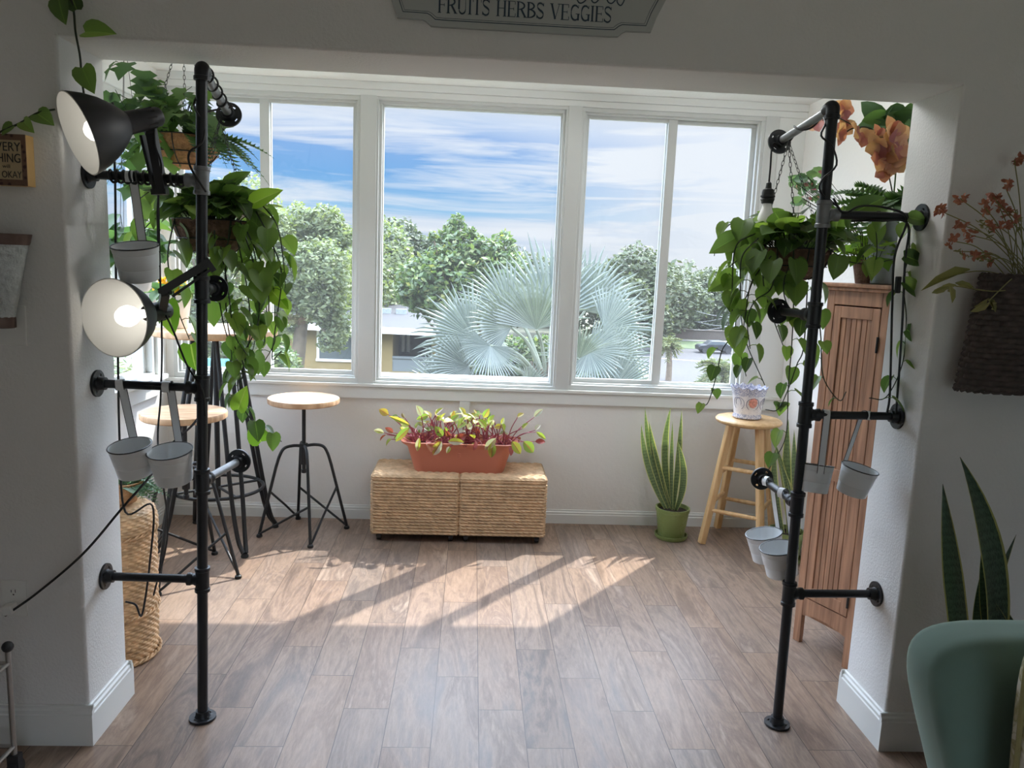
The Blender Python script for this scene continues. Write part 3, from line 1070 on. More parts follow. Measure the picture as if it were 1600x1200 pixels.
# ------------------------------------------------------------------ birch bar stool
def rod(mb, p, q, r, n=12):
    p, q = np.asarray(p, float), np.asarray(q, float)
    mb.tube([p + (q - p) * f for f in (0, .12, .5, .88, 1)], [r * .8, r, r * 1.12, r, r * .8], n)


SB = np.array((1.590, 4.245, 0))
SBZ = .735
t = thing('bar_stool', 'natural birch bar stool carrying the painted ceramic pot', 'stool', SB)
MB().lathe([(.001, -.036), (.150, -.036), (.172, -.030), (.183, -.02), (.184, -.012), (.176, -.003), (.155, .001), (.06, -.002), (.001, -.002)], SB + (0, 0, SBZ), n=56).build('seat', M['pine'], t)
legs = []
rot = R(-33)
for k in range(4):
    a = rot + PI / 4 + k * PI / 2 + PI
    d = np.array((math.cos(a), math.sin(a), 0))
    top_, bot = SB + d * .112 + (0, 0, SBZ - .03), SB + d * .235
    legs.append((top_, bot))
    l = MB()
    B = basis(bot - top_, d)
    hw = .0185
    l.obox((top_ + bot) / 2, (bot - top_) / 2, B[:, 1] * hw, B[:, 2] * hw)
    l.build('leg', M['pine'], t, False, bevel=.006, seg=3)
lp = lambda k, z: legs[k][1] + (legs[k][0] - legs[k][1]) * (z / (SBZ - .03))
for (i, j, z) in ((0, 1, .20), (1, 2, .24), (2, 3, .20), (3, 0, .24), (0, 1, .45), (1, 2, .41), (2, 3, .45), (3, 0, .41)):
    b_ = MB()
    rod(b_, lp(i, z), lp(j, z), .0115)
    b_.build('rung', M['pine'], t)

# painted ceramic pot: blue scrolls, a pink flower
def ceramic_material():
    m, nt, N, L, b = newmat('painted_white_ceramic')
    tc = nd(nt, 'ShaderNodeTexCoord')
    sx = nd(nt, 'ShaderNodeSeparateXYZ')
    L.new(tc.outputs['UV'], sx.inputs[0])
    mp = nd(nt, 'ShaderNodeMapping')
    mp.inputs['Scale'].default_value = (7, 2.4, 1)
    L.new(tc.outputs['UV'], mp.inputs[0])
    w = nd(nt, 'ShaderNodeTexNoise', i_Scale=3.2, i_Detail=3.0, i_Distortion=2.2)
    L.new(mp.outputs[0], w.inputs['Vector'])
    lines = ramp(nt, w.outputs['Fac'], [(.47, (0, 0, 0)), (.485, (.45, .45, .45)), (.495, (.45, .45, .45)), (.51, (0, 0, 0))])
    band = ramp(nt, sx.outputs[1], [(0, (.75, .75, .75)), (.14, (.7, .7, .7)), (.18, (0, 0, 0)), (.72, (0, 0, 0)), (.76, (.7, .7, .7)), (1, (.8, .8, .8))])
    mult = nd(nt, 'ShaderNodeMath', operation='MAXIMUM')
    L.new(lines, mult.inputs[0])
    w2 = nd(nt, 'ShaderNodeTexNoise', i_Scale=9.0, i_Detail=2.0, i_Distortion=1.5)
    L.new(mp.outputs[0], w2.inputs['Vector'])
    mm = nd(nt, 'ShaderNodeMath', operation='MULTIPLY')
    L.new(ramp(nt, w2.outputs['Fac'], [(.42, (0, 0, 0)), (.55, (1, 1, 1))]), mm.inputs[0])
    L.new(band, mm.inputs[1])
    L.new(mm.outputs[0], mult.inputs[1])
    c1 = nd(nt, 'ShaderNodeMixRGB', i_Color1=srgb(232, 230, 232), i_Color2=srgb(92, 108, 160))
    L.new(mult.outputs[0], c1.inputs['Fac'])
    L.new(c1.outputs[0], b.inputs['Base Color'])
    b.inputs['Roughness'].default_value = .22
    return m


CP = np.array((1.578, 4.245, SBZ + .001))
t = thing('ceramic_pot', 'white ceramic pot painted with blue scrolls and a pink flower on the birch stool', 'pot', CP)
nu, rows_ = 96, [(.001, 0), (.074, 0), (.08, .006), (.079, .014), (.074, .022), (.078, .06), (.087, .12), (.094, .155), (.102, .178), (.098, .178), (.09, .15), (.075, .03), (.001, .03)]
ang = np.arange(nu) * 2 * PI / nu
P = np.zeros((len(rows_), nu, 3))
for i, (r_, h_) in enumerate(rows_):
    wav = .006 * np.cos(ang * 14) if 6 < i < 10 else 0
    P[i, :, 0], P[i, :, 1], P[i, :, 2] = CP[0] + (r_ + wav * .6) * np.cos(ang - PI / 2), CP[1] + (r_ + wav * .6) * np.sin(ang - PI / 2), CP[2] + h_ + (wav if i > 6 else 0)
g = MB()
g.grid(P, True)
g.uv[-1][:, 1] = np.repeat([min(h_ / .178, 1) for _, h_ in rows_], nu)
g.build('vessel', ceramic_material(), t)


def pot_point(a, z, off):
    r_ = np.interp(z, [.022, .06, .12, .155], [.074, .078, .087, .094]) + off
    return CP + (r_ * math.sin(a), -r_ * math.cos(a), z)


fl_ = MB()
for k in range(9):
    aa = k * 2 * PI / 9
    ca, cz = -.02 + .2 * math.cos(aa) * .9, .098 + .019 * math.sin(aa)
    fl_.ball(pot_point(ca, cz, .0005), .011, 8, (1, .25, 1))
fl_.ball(pot_point(-.02, .098, .0015), .009, 8, (1, .3, 1))
fl_.build('painted_flower', simple('salmon_glaze', srgb(214, 150, 134), .3, noise=.3, nscale=60), t)
sc_ = MB()
for off in (-1.02, -.02, .98):
    for sgn in (-1, 1):
        pts = []
        for q in np.linspace(0, 1, 26):
            th = -1.1 + q * 4.6
            rr = .40 * (1 - .35 * q)
            pts.append(pot_point(off + sgn * (.06 + rr * math.cos(th)), .092 + .036 * (1 - .3 * q) * math.sin(th), .001))
        sc_.tube(pts, .0013, 4)
sc_.build('painted_scroll', simple('navy_glaze', srgb(48, 58, 104), .3), t)

# ------------------------------------------------------------------ cabinet standing cornerwise
CA, CB = np.array((1.423, 3.058, 0)), np.array((1.540, 2.800, 0))   # far and near front feet
cu = norm(CB - CA)
CW = np.linalg.norm(CB - CA)
cn = np.array((-cu[1], cu[0], 0))
if cn[0] > 0:
    cn = -cn
CD, CH = .30, 1.525
cf = lambda a, d_, z: CA + cu * a - cn * d_ + (0, 0, z)              # along the front, depth, height
t = thing('cabinet', 'tall narrow red-brown wooden cabinet with plank door in the sunroom corner', 'cabinet', cf(CW / 2, CD / 2, 0))


def cbox(mb, a0, a1, d0, d1, z0, z1):
    c = (cf(a0, d0, z0) + cf(a1, d1, z1)) / 2
    mb.obox(c, cu * (a1 - a0) / 2, -cn * (d1 - d0) / 2, (0, 0, (z1 - z0) / 2))


b_ = MB()
cbox(b_, 0, .018, .022, CD, .12, CH - .03)
cbox(b_, CW - .018, CW, .022, CD, .12, CH - .03)
cbox(b_, .018, CW - .018, CD - .012, CD, .12, CH - .03)
cbox(b_, .018, CW - .018, .022, CD, .12, .14)
cbox(b_, .018, CW - .018, .022, CD, CH - .05, CH - .03)
b_.build('carcass', M['cabwood'], t, False, bevel=.002)
b_ = MB()
cbox(b_, 0, .036, 0, .022, 0, CH - .03)
cbox(b_, CW - .030, CW, 0, .022, 0, CH - .03)
cbox(b_, 0, .03, CD - .03, CD, 0, .12)
cbox(b_, CW - .03, CW, CD - .03, CD, 0, .12)
b_.build('corner_post', M['cabwood'], t, False, bevel=.002)
b_ = MB()
pl = [(.036, .205), (.036, .15)] + [(.036 + (CW - .066) * q, .125 + .018 * math.sin(PI * q)) for q in np.linspace(0, 1, 9)] + [(CW - .03, .205)]
b_.prism([(a, z) for a, z in pl], 0, 1, lambda a, s_, z: cf(a, .002 + s_ * .018, z))
b_.build('apron', M['cabwood'], t, False)
b_ = MB()
cbox(b_, .036, CW - .03, 0, .022, CH - .085, CH - .03)
b_.build('head_rail', M['cabwood'], t, False, bevel=.002)
b_ = MB()
cbox(b_, -.012, CW + .012, -.014, CD + .004, CH - .03, CH - .016)
cbox(b_, -.02, CW + .02, -.022, CD + .006, CH - .016, CH)
b_.build('cornice', M['cabwood'], t, False, bevel=.004)
dr = MB()
a0, a1, z0, z1 = .039, CW - .033, .210, CH - .090
for q in ((a0, a0 + .034, z0, z1), (a1 - .034, a1, z0, z1), (a0 + .034, a1 - .034, z0, z0 + .05), (a0 + .034, a1 - .034, z1 - .045, z1), (a0 + .034, a1 - .034, .735, .785)):
    cbox(dr, q[0], q[1], .0, .02, q[2], q[3])
do = dr.build('door', M['cabwood'], t, False, bevel=.002)
nb = 6
pw_ = (a1 - a0 - .068) / nb
bd = MB()
for k in range(nb):
    cbox(bd, a0 + .034 + k * pw_ + .0013, a0 + .034 + (k + 1) * pw_ - .0013, .006, .018, z0 + .045, z1 - .04)
bd.build('door_planks', M['cabwood'], do, False, bevel=.0015)
kn = MB()
kn.lathe([(.012, 0), (.012, .002), (.005, .004), (.0045, .014), (.0095, .02), (.011, .026), (.008, .032), (.001, .034)], cf(.056, .0, .755), cn, 20)
kn.build('knob', M['chrome'], do)
hg = MB()
for z in (1.30, .28):
    hg.cyl(cf(CW - .031, -.004, z - .03), cf(CW - .031, -.004, z + .03), .0045, 10)
hg.build('hinge', M['enamelblack'], do)

# ------------------------------------------------------------------ tall wicker hamper
def wicker_lathe(mb, prof, o, nth, nz, amp, stakes, rows, up=None):
    """woven surface of revolution; prof (r, z) polyline"""
    pr_ = np.array(prof, float)
    L_ = np.concatenate([[0], np.cumsum(np.linalg.norm(np.diff(pr_, axis=0), axis=1))])
    s_ = np.linspace(0, L_[-1], nz)
    r_, z_ = np.interp(s_, L_, pr_[:, 0]), np.interp(s_, L_, pr_[:, 1])
    th = np.arange(nth) * 2 * PI / nth
    TH, S_ = np.meshgrid(th, s_ / L_[-1])
    row = np.floor(S_ * rows)
    fv = S_ * rows - row
    d = amp * np.sqrt(np.clip(1 - (2 * fv - 1) ** 2, 0, 1)) * (.5 + .5 * np.cos(TH * stakes / 2 * 2 + PI * (row % 2)))
    P = np.stack([o[0] + (r_[:, None] + d) * np.cos(TH), o[1] + (r_[:, None] + d) * np.sin(TH), o[2] + np.repeat(z_[:, None], nth, 1)], -1)
    mb.grid(P, True)


HB = np.array((-1.335, 2.86, 0))
t = thing('wicker_hamper', 'tall round honey wicker hamper with lid behind the jamb', 'basket', HB)
w = MB()
wicker_lathe(w, [(.12, .004), (.148, .008), (.152, .03), (.156, .20), (.158, .5)], HB, 240, 290, .0065, 30, 46)
w.build('body', M['wicker'], t)
for z in (.012, .19, .50):
    w = MB()
    a = np.arange(80) * 2 * PI / 80
    for ph in (0, PI):
        w.tube(HB + np.stack([(.160 + .005 * np.cos(a * 20 + ph)) * np.cos(a), (.160 + .005 * np.cos(a * 20 + ph)) * np.sin(a), z + .006 * np.sin(a * 20 + ph)], 1), .005, 6, closed=True)
    w.build('braided_band', M['wicker'], t)
w = MB()
wicker_lathe(w, [(.164, .508), (.164, .535), (.155, .575), (.12, .60), (.06, .612), (.004, .615)], HB, 240, 130, .005, 30, 22)
w.build('lid', M['wicker'], t)
lpz = MB()
lpz.tube(spline([HB + (.165, -.03, .50), HB + (.182, -.03, .51), HB + (.182, -.02, .53), HB + (.165, -.02, .54)], 5), .004, 6)
lpz.build('lid_loop', M['wicker'], t)

# ------------------------------------------------------------------ armchair corner, pillow, cart
def soft_box(mb, c, ax, ay, az, p=4.0, n=28, sag=0):
    """superellipsoid cushion"""
    c, ax, ay, az = [np.asarray(q, float) for q in (c, ax, ay, az)]
    th = np.linspace(-PI / 2, PI / 2, n)
    ph = np.arange(2 * n) * PI / n
    sp_ = lambda v, e: np.sign(v) * np.abs(v) ** e
    e = 2.0 / p
    TH, PH = np.meshgrid(th, ph, indexing='ij')
    X = sp_(np.cos(TH), e) * sp_(np.cos(PH), e)
    Y = sp_(np.cos(TH), e) * sp_(np.sin(PH), e)
    Z = sp_(np.sin(TH), e)
    P = c + X[..., None] * ax + Y[..., None] * ay + Z[..., None] * az
    mb.grid(P, True)


t = thing('armchair', 'sage green velvet armchair with rounded back in the near corner', 'armchair', (1.27, 1.15, 0))
b_ = MB()
soft_box(b_, (1.305, 1.36, .592), (.355, 0, 0), (0, .075, 0), (-.085, .03, .282), 5.5)
o = b_.build('backrest', M['velvet'], t)
sb = MB()
soft_box(sb, (1.36, 1.02, .33), (.30, 0, 0), (0, .30, 0), (0, 0, .11), 5)
sb.build('seat', M['velvet'], t)
for sx__ in (-1, 1):
    am = MB()
    soft_box(am, (1.36 + sx__ * .31, 1.06, .40), (.055, 0, 0), (0, .33, 0), (0, 0, .19), 5)
    am.build('arm', M['velvet'], t)
for sx__ in (-1, 1):
    for sy__ in (-1, 1):
        MB().tube([(1.36 + sx__ * .27, 1.06 + sy__ * .25, 0), (1.36 + sx__ * .26, 1.06 + sy__ * .24, .24)], [.012, .02], 12).build('leg', M['blackm'], t)
pm_, nt, N, L, b = newmat('patterned_cream_fabric')
tc = nd(nt, 'ShaderNodeTexCoord')
nz_ = nd(nt, 'ShaderNodeTexNoise', i_Scale=17.0, i_Detail=4.0, i_Distortion=1.0)
L.new(tc.outputs['Object'], nz_.inputs['Vector'])
L.new(ramp(nt, nz_.outputs['Fac'], [(.42, srgb(214, 210, 196)), (.5, srgb(158, 152, 110)), (.58, srgb(196, 188, 160)), (.64, srgb(150, 146, 120))]), b.inputs['Base Color'])
b.inputs['Roughness'].default_value = .9
t = thing('throw_pillow', 'cream and olive patterned throw pillow leaning on the green armchair', 'pillow', (1.17, 1.24, .445))
b_ = MB()
soft_box(b_, (1.213, 1.225, .705), (.205, 0, 0), (0, .045, .0), (0, .02, .262), 4.5)
b_.build('cover', pm_, t)
pp = MB()
ph = np.arange(80) * PI / 40
sp_ = lambda v, e: np.sign(v) * np.abs(v) ** e
e = 2 / 7.0
pp.tube(np.stack([1.213 + .207 * sp_(np.cos(ph), e), 1.225 + .02 * sp_(np.sin(ph), e), .705 + .264 * sp_(np.sin(ph), e)], 1), .005, 6, closed=True)
pp.build('piping', simple('olive_piping', srgb(150, 142, 96), .8), t)

t = thing('rolling_cart', 'silver metal rolling cart with caster in the dim corner by the outlet', 'cart', (-1.42, 2.10, 0))
CX0, CX1, CY0, CY1 = -1.80, -1.292, 1.90, 2.13
for x_ in (CX0, CX1):
    for y_ in (CY0, CY1):
        c = MB()
        c.tube([(x_, y_, .075), (x_, y_, .40)], .0075, 10)
        po = c.build('post', M['chrome'], t)
        MB().ball((x_, y_, .41), .016, 12).build('knob', M['blackm'], po)
for z in (.10, .36):
    s_ = MB()
    for p, q in (((CX0, CY0, z), (CX1, CY0, z)), ((CX0, CY1, z), (CX1, CY1, z)), ((CX0, CY0, z), (CX0, CY1, z)), ((CX1, CY0, z), (CX1, CY1, z))):
        s_.tube([p, q], .006, 8)
    for x_ in np.linspace(CX0 + .04, CX1 - .04, 14):
        s_.tube([(x_, CY0, z), (x_, CY1, z)], .0025, 6)
    s_.build('wire_shelf', M['chrome'], t)
for x_ in (CX0, CX1):
    for y_ in (CY0, CY1):
        c = MB()
        c.cyl((x_ - .012, y_, .028), (x_ + .012, y_, .028), .028, 20)
        c.box((x_ - .016, y_ - .012, .03), (x_ + .016, y_ + .012, .075))
        c.build('caster', M['blackm'], t)

# ------------------------------------------------------------------ things on the partition wall
YW_ = YF - .002
# outlet with a white plug, switch plate
oc = at(24, 934, YF)
t = thing('wall_outlet', 'white duplex wall outlet with a white plug in it', 'outlet', (oc[0], YF, oc[2]))
MB().box((oc[0] - .036, YF - .006, oc[2] - .058), (oc[0] + .036, YF, oc[2] + .058)).build('cover_plate', M['plastic'], t, False, bevel=.002)
for dz in (.022, -.022):
    s_ = MB().cyl((oc[0], YF - .0085, oc[2] + dz), (oc[0], YF - .004, oc[2] + dz), .0165, 24)
    so = s_.build('socket', M['plastic'], t)
    h = MB()
    for dx, hh in ((-.006, .004), (.006, .005)):
        h.box((oc[0] + dx - .001, YF - .0088, oc[2] + dz + .003 - hh), (oc[0] + dx + .001, YF - .008, oc[2] + dz + .003 + hh))
    h.ball((oc[0], YF - .0085, oc[2] + dz - .008), .0025, 8, (1, .2, 1))
    h.build('slots', M['enamelblack'], so, False)
t = thing('plug', 'white plug with black cord pushed into the lower outlet socket', 'plug', (oc[0], YF - .02, oc[2] - .022))
MB().obox((oc[0] - .004, YF - .026, oc[2] - .024), (.016, 0, .004), (0, .017, 0), (-.003, 0, .014)).build('plug_body', M['plastic'], t, bevel=.004)
sc0 = at(10, 508, YF)
t = thing('light_switch', 'wide white light switch plate below the metal wall vase', 'light switch', (sc0[0], YF, sc0[2]))
MB().box((sc0[0] - .07, YF - .006, sc0[2] - .058), (sc0[0] + .058, YF, sc0[2] + .058)).build('cover_plate', M['plastic'], t, False, bevel=.002)
for dx in (.023, -.035):
    s_ = MB()
    s_.box((sc0[0] + dx - .006, YF - .008, sc0[2] - .013), (sc0[0] + dx + .006, YF - .005, sc0[2] + .013))
    s_.obox((sc0[0] + dx, YF - .011, sc0[2] + .004), (.004, 0, 0), (0, .008, .003), (0, -.002, .005))
    s_.build('toggle', M['plastic'], t, False)

# pressed metal half-cone vase
vx = at(8, 430, YF)[0]
z0, z1 = at(0, 497, YF)[2] - .01, at(30, 366, YF)[2]
t = thing('wall_vase', 'galvanized metal cone vase with bronze rim hung on the wall', 'wall vase', (vx, YF - .045, z0))


def half_cone(prof, mat, name, parent, dents=0):
    nth = 60
    a = np.arange(nth) * 2 * PI / nth
    P = np.zeros((len(prof), nth, 3))
    for i, (r_, z) in enumerate(prof):
        d = dents * np.sin(a * 16 + i * 2.4) * np.sin(i * 1.7)
        P[i, :, 0] = vx + (r_ + d) * np.cos(a)
        P[i, :, 1] = YF - .052 + (r_ * .5 + d) * np.sin(a) * np.where(np.sin(a) > 0, .9, 1.4)
        P[i, :, 2] = z
    return MB().grid(P, True).build(name, mat, parent)


ws = np.linspace(0, 1, 36)
half_cone([(.001, z0)] + [(.046 + .052 * q, z0 + (z1 - z0 - .02) * q) for q in ws], M['hammered'], 'cone', t, .0018)
half_cone([(.098, z1 - .03), (.1015, z1 - .024), (.107, z1), (.104, z1), (.090, z1 - .04), (.040, z0 + .03), (.001, z0 + .03)], M['bronze'], 'rim', t)
half_cone([(.047, z0 - .012), (.052, z0 - .01), (.052, z0 + .018), (.047, z0 + .022)], M['bronze'], 'foot_band', t)

# block sign
bc = at(55, 293, YF - .03)
bz0, bz1 = bc[2] + .002, at(55, 212, YF - .03)[2]
bx1 = at(41, 250, YF - .042)[0]
bx0 = bx1 - .108
t = thing('block_sign', 'small wooden block sign with black lettering on the wall above the vase', 'sign', ((bx0 + bx1) / 2, YF, bz0))
MB().box((bx0, YF - .04, bz0), (bx1, YF - .001, bz1)).build('block', woodmat('pine_block', srgb(196, 156, 96), srgb(226, 190, 130), (9, 1, 1)), t, False, bevel=.001)
fm, nt, N, L, b = newmat('printed_face')
tc = nd(nt, 'ShaderNodeTexCoord')
sx0 = nd(nt, 'ShaderNodeSeparateXYZ')
L.new(tc.outputs['Generated'], sx0.inputs[0])
vo = nd(nt, 'ShaderNodeTexVoronoi', i_Scale=70.0)
L.new(tc.outputs['Object'], vo.inputs['Vector'])
mxs = []
for k in (0, 2):
    a_ = nd(nt, 'ShaderNodeMath', operation='SUBTRACT')
    a_.inputs[1].default_value = .5
    L.new(sx0.outputs[k], a_.inputs[0])
    q = nd(nt, 'ShaderNodeMath', operation='ABSOLUTE')
    L.new(a_.outputs[0], q.inputs[0])
    mxs.append(q.outputs[0])
mxx = nd(nt, 'ShaderNodeMath', operation='MAXIMUM')
L.new(mxs[0], mxx.inputs[0])
L.new(mxs[1], mxx.inputs[1])
border = ramp(nt, mxx.outputs[0], [(.36, (0, 0, 0)), (.38, (1, 1, 1))], 'CONSTANT')
c1 = nd(nt, 'ShaderNodeMixRGB', i_Color1=srgb(176, 156, 122))
L.new(border, c1.inputs['Fac'])
L.new(ramp(nt, vo.outputs['Distance'], [(.25, srgb(62, 34, 36)), (.45, srgb(110, 82, 66))]), c1.inputs['Color2'])
L.new(c1.outputs[0], b.inputs['Base Color'])
MB().box((bx0, YF - .0415, bz0), (bx1, YF - .04, bz1)).build('printed_face', fm, t, False)


def text(body, size, loc, mat, parent, name='lettering', width=.1):
    cu_ = bpy.data.curves.new(name, 'FONT')
    cu_.body, cu_.size, cu_.extrude, cu_.align_x = body, size, .0004, 'CENTER'
    cu_.materials.append(mat)
    tmp = bpy.data.objects.new(name, cu_)
    me = bpy.data.meshes.new_from_object(tmp)
    xs_ = [q.co.x for q in me.vertices]
    me_w = max(xs_) - min(xs_)
    bpy.data.objects.remove(tmp)
    o_ = bpy.data.objects.new(name, me)
    COL.objects.link(o_)
    o_.parent = parent
    o_.location = [float(q) for q in (np.array(loc, float) - ORG[parent.name])]
    o_.rotation_euler = (PI / 2, 0, 0)
    o_.scale = (width / max(me_w, 1e-4), 1, 1)
    return o_


hh = bz1 - bz0
for body, q, sz, wd_ in (('EVERY', .67, .25, .078), ('THING', .45, .25, .078), ('will', .34, .10, .02), ('BE OKAY', .15, .19, .078)):
    text(body, hh * sz, ((bx0 + bx1) / 2, YF - .0418, bz0 + hh * q), M['enamelblack'], t, width=wd_)

# long plaque above the opening
PZ0 = 2.19
t = thing('wall_plaque', 'long grey plaque with scalloped outline and FRUITS HERBS VEGGIES above the opening', 'sign', (.12, YF, PZ0))
pcx, pcz = .1215, 2.395


def plaque_outline(ins):
    right = [(.235, -.206), (.262, -.205), (.275, -.194), (.285, -.189), (.355, -.188), (.368, -.150), (.392, -.10), (.395, -.05), (.38, -.02), (.395, .02)]
    pts = [(x, z) for x, z in right]
    full = pts + [(x, -z) for x, z in reversed(pts)] + [(-x, -z) for x, z in pts] + [(-x, z) for x, z in reversed(pts)]
    k = 1 - ins / .3
    return [(pcx + x * (1 - ins / .39), pcz + z * (1 - ins / .2)) for x, z in full]


pq = MB()
o_out = plaque_outline(0)
pq.prism(o_out, YF - .014, YF - .001)
pq.build('board', simple('pale_grey_board', srgb(176, 180, 178), .7), t, False)
ln = MB()
for ins, wd in ((.017, .0011), (.022, .0006)):
    o_in = plaque_outline(ins)
    ln.tube([(x, YF - .0142, z) for x, z in o_in], wd, 4, closed=True)
ln.build('border_lines', M['ink'], t, False)

# serif letters drawn from strokes: (thick stems, thin strokes, curves) on a unit-high cell
GLY = {
    'F': (.52, [('T', .12, 0, .12, 1), ('t', .12, 1, .5, 1), ('t', .12, .52, .4, .52), ('s', .5, 1, .5, .8), ('s', .4, .6, .4, .42), ('b', .12, 0), ('b', .12, 1)]),
    'R': (.62, [('T', .12, 0, .12, 1), ('c', .12, 1, .62, .98, .62, .5, .12, .5), ('T', .32, .5, .56, 0), ('b', .12, 0), ('b', .56, 0), ('b', .12, 1)]),
    'U': (.64, [('T', .13, 1, .13, .3), ('c', .13, .3, .15, -.1, .5, -.1, .52, .3), ('t', .52, .3, .52, 1), ('b', .13, 1), ('b', .52, 1)]),
    'I': (.28, [('T', .14, 0, .14, 1), ('b', .14, 0), ('b', .14, 1)]),
    'T': (.56, [('T', .28, 0, .28, 1), ('t', .04, 1, .52, 1), ('s', .04, 1, .04, .8), ('s', .52, 1, .52, .8), ('b', .28, 0)]),
    'S': (.50, [('c', .44, .8, .36, 1.08, .04, 1.05, .08, .74), ('C', .08, .74, .12, .5, .44, .5, .43, .25), ('c', .43, .25, .42, -.08, .1, -.08, .05, .2), ('s', .44, .8, .44, 1), ('s', .05, 0, .05, .22)]),
    'H': (.66, [('T', .13, 0, .13, 1), ('T', .53, 0, .53, 1), ('t', .13, .52, .53, .52), ('b', .13, 0), ('b', .13, 1), ('b', .53, 0), ('b', .53, 1)]),
    'E': (.54, [('T', .12, 0, .12, 1), ('t', .12, 1, .48, 1), ('t', .12, .52, .4, .52), ('t', .12, 0, .5, 0), ('s', .48, 1, .48, .8), ('s', .5, 0, .5, .22), ('s', .4, .6, .4, .42), ('b', .12, 0), ('b', .12, 1)]),
    'B': (.58, [('T', .12, 0, .12, 1), ('c', .12, 1, .56, .98, .56, .54, .12, .54), ('C', .12, .54, .64, .52, .64, .02, .12, 0), ('b', .12, 0), ('b', .12, 1)]),
    'V': (.62, [('T', .08, 1, .31, 0), ('t', .31, 0, .54, 1), ('b', .08, 1), ('b', .54, 1)]),
    'G': (.62, [('C', .52, .8, .38, 1.12, .1, 1.02, .1, .5), ('C', .1, .5, .1, -.04, .4, -.1, .53, .16), ('T', .53, 0, .53, .42), ('t', .38, .42, .62, .42), ('s', .53, .8, .53, 1)]),
    ' ': (.34, []),
}


def letters(txt, x0, x1, z0, h, y):
    width = sum(GLY[c][0] for c in txt)
    k = (x1 - x0) / width
    mb = MB()
    T_, S_ = .105 * k, .032 * k
    x = x0

    def stroke(p, q, w_):
        p, q = np.array((p[0], y, p[1])), np.array((q[0], y, q[1]))
        if np.linalg.norm(q - p) < 1e-6:
            return
        d = norm(q - p)
        s_ = np.cross(d, (0, 1, 0))
        mb.obox((p + q) / 2, (q - p) / 2, s_ * w_ / 2, (0, .0006, 0))
    for c in txt:
        w_, st = GLY[c]
        X = lambda a: x + a * k
        Z = lambda a: z0 + a * h
        for s_ in st:
            if s_[0] in 'Tts':
                stroke((X(s_[1]), Z(s_[2])), (X(s_[3]), Z(s_[4])), T_ if s_[0] == 'T' else S_)
            elif s_[0] == 'b':
                stroke((X(s_[1] - .1), Z(s_[2])), (X(s_[1] + .1), Z(s_[2])), S_)
            else:
                p = np.array(s_[1:]).reshape(4, 2)
                tt = np.linspace(0, 1, 13)[:, None]
                q = (1 - tt) ** 3 * p[0] + 3 * (1 - tt) ** 2 * tt * p[1] + 3 * (1 - tt) * tt ** 2 * p[2] + tt ** 3 * p[3]
                for i in range(12):
                    mid = abs((i - 5.5) / 6)
                    stroke((X(q[i][0]), Z(q[i][1])), (X(q[i + 1][0]), Z(q[i + 1][1])), S_ + (T_ - S_) * (1 - mid * mid) * (1 if s_[0] == 'C' else .85))
        x += w_ * k
    return mb


letters('FRUITS HERBS VEGGIES', -.123, .363, 2.226, .040, YF - .0145).build('lettering', M['ink'], t, False)
# the tails of the script line above it
scp = MB()
for pts in (((.26, 2.32), (.262, 2.285), (.272, 2.272), (.288, 2.282), (.296, 2.31), (.3, 2.33)), ((.305, 2.33), (.303, 2.285), (.313, 2.275), (.325, 2.287), (.335, 2.32), (.345, 2.325), (.347, 2.285), (.36, 2.276), (.374, 2.29)), ((.374, 2.29), (.384, 2.325), (.394, 2.32), (.396, 2.29), (.386, 2.272), (.375, 2.285), (.39, 2.31), (.41, 2.315))):
    scp.tube(spline([(a - .0, YF - .0145, b_) for a, b_ in pts], 6), .0018, 5)
scp.build('script_lettering', M['ink'], t)
# ------------------------------------------------------------------ leaves
def leaf_template(sec, fold=.25, droop=.25, cols=(-1, -.5, 0, .5, 1), curl=0.0):
    """sec: (mid t, edge t, half width) along a unit-long leaf"""
    V, UV = [], []
    for tm, te, hw in sec:
        for c in cols:
            t = tm + (te - tm) * abs(c)
            y = c * hw
            V.append((t, y, fold * abs(y) - curl * y * y * 4 - droop * max(t, 0) ** 2))
            UV.append((.5 + .5 * c, min(max(t, 0), 1)))
    k, F = len(cols), []
    for i in range(len(sec) - 1):
        for j in range(k - 1):
            F.append((i * k + j, i * k + j + 1, (i + 1) * k + j + 1, (i + 1) * k + j))
    return np.array(V), F, np.array(UV)


HEART = leaf_template([(0, -.09, .25), (.10, .04, .43), (.27, .24, .5), (.47, .46, .46), (.68, .67, .34), (.86, .86, .16), (1, 1, .004)], .28, .22)
OVAL = leaf_template([(0, 0, .04), (.15, .15, .3), (.4, .4, .5), (.65, .65, .46), (.85, .85, .28), (1, 1, .01)], .25, .3)
LANCE = leaf_template([(0, 0, .08), (.3, .3, .5), (.7, .7, .4), (1, 1, .01)], .3, .25, (-1, 0, 1))
_iv = [(0, .0), (-.02, .30), (.18, .52), (.30, .30), (.52, .62), (.62, .30), (1.0, 0)]
IVY_O = [(a, b) for a, b in _iv] + [(a, -b) for a, b in reversed(_iv[1:-1])]
IVY = (np.array([(.35, 0, 0)] + [(a, b, .12 * abs(b) - .2 * a * a) for a, b in IVY_O]), [(0, 1 + i, 1 + (i + 1) % len(IVY_O)) for i in range(len(IVY_O))], np.array([(.5, .35)] + [(.5 + b * .8, a) for a, b in IVY_O]))


def leaf(mb, p, d, nrm, L, W, tm=HEART):
    d = norm(d)
    n_ = np.asarray(nrm, float)
    n_ = n_ - d * n_.dot(d)
    if np.linalg.norm(n_) < 1e-3:
        n_ = np.cross(d, (.3, .8, .2))
    n_ = norm(n_)
    s_ = np.cross(n_, d)
    V, F, UV = tm
    mb.add(np.asarray(p) + V[:, :1] * L * d + V[:, 1:2] * W * s_ + V[:, 2:] * L * n_, F, UV)


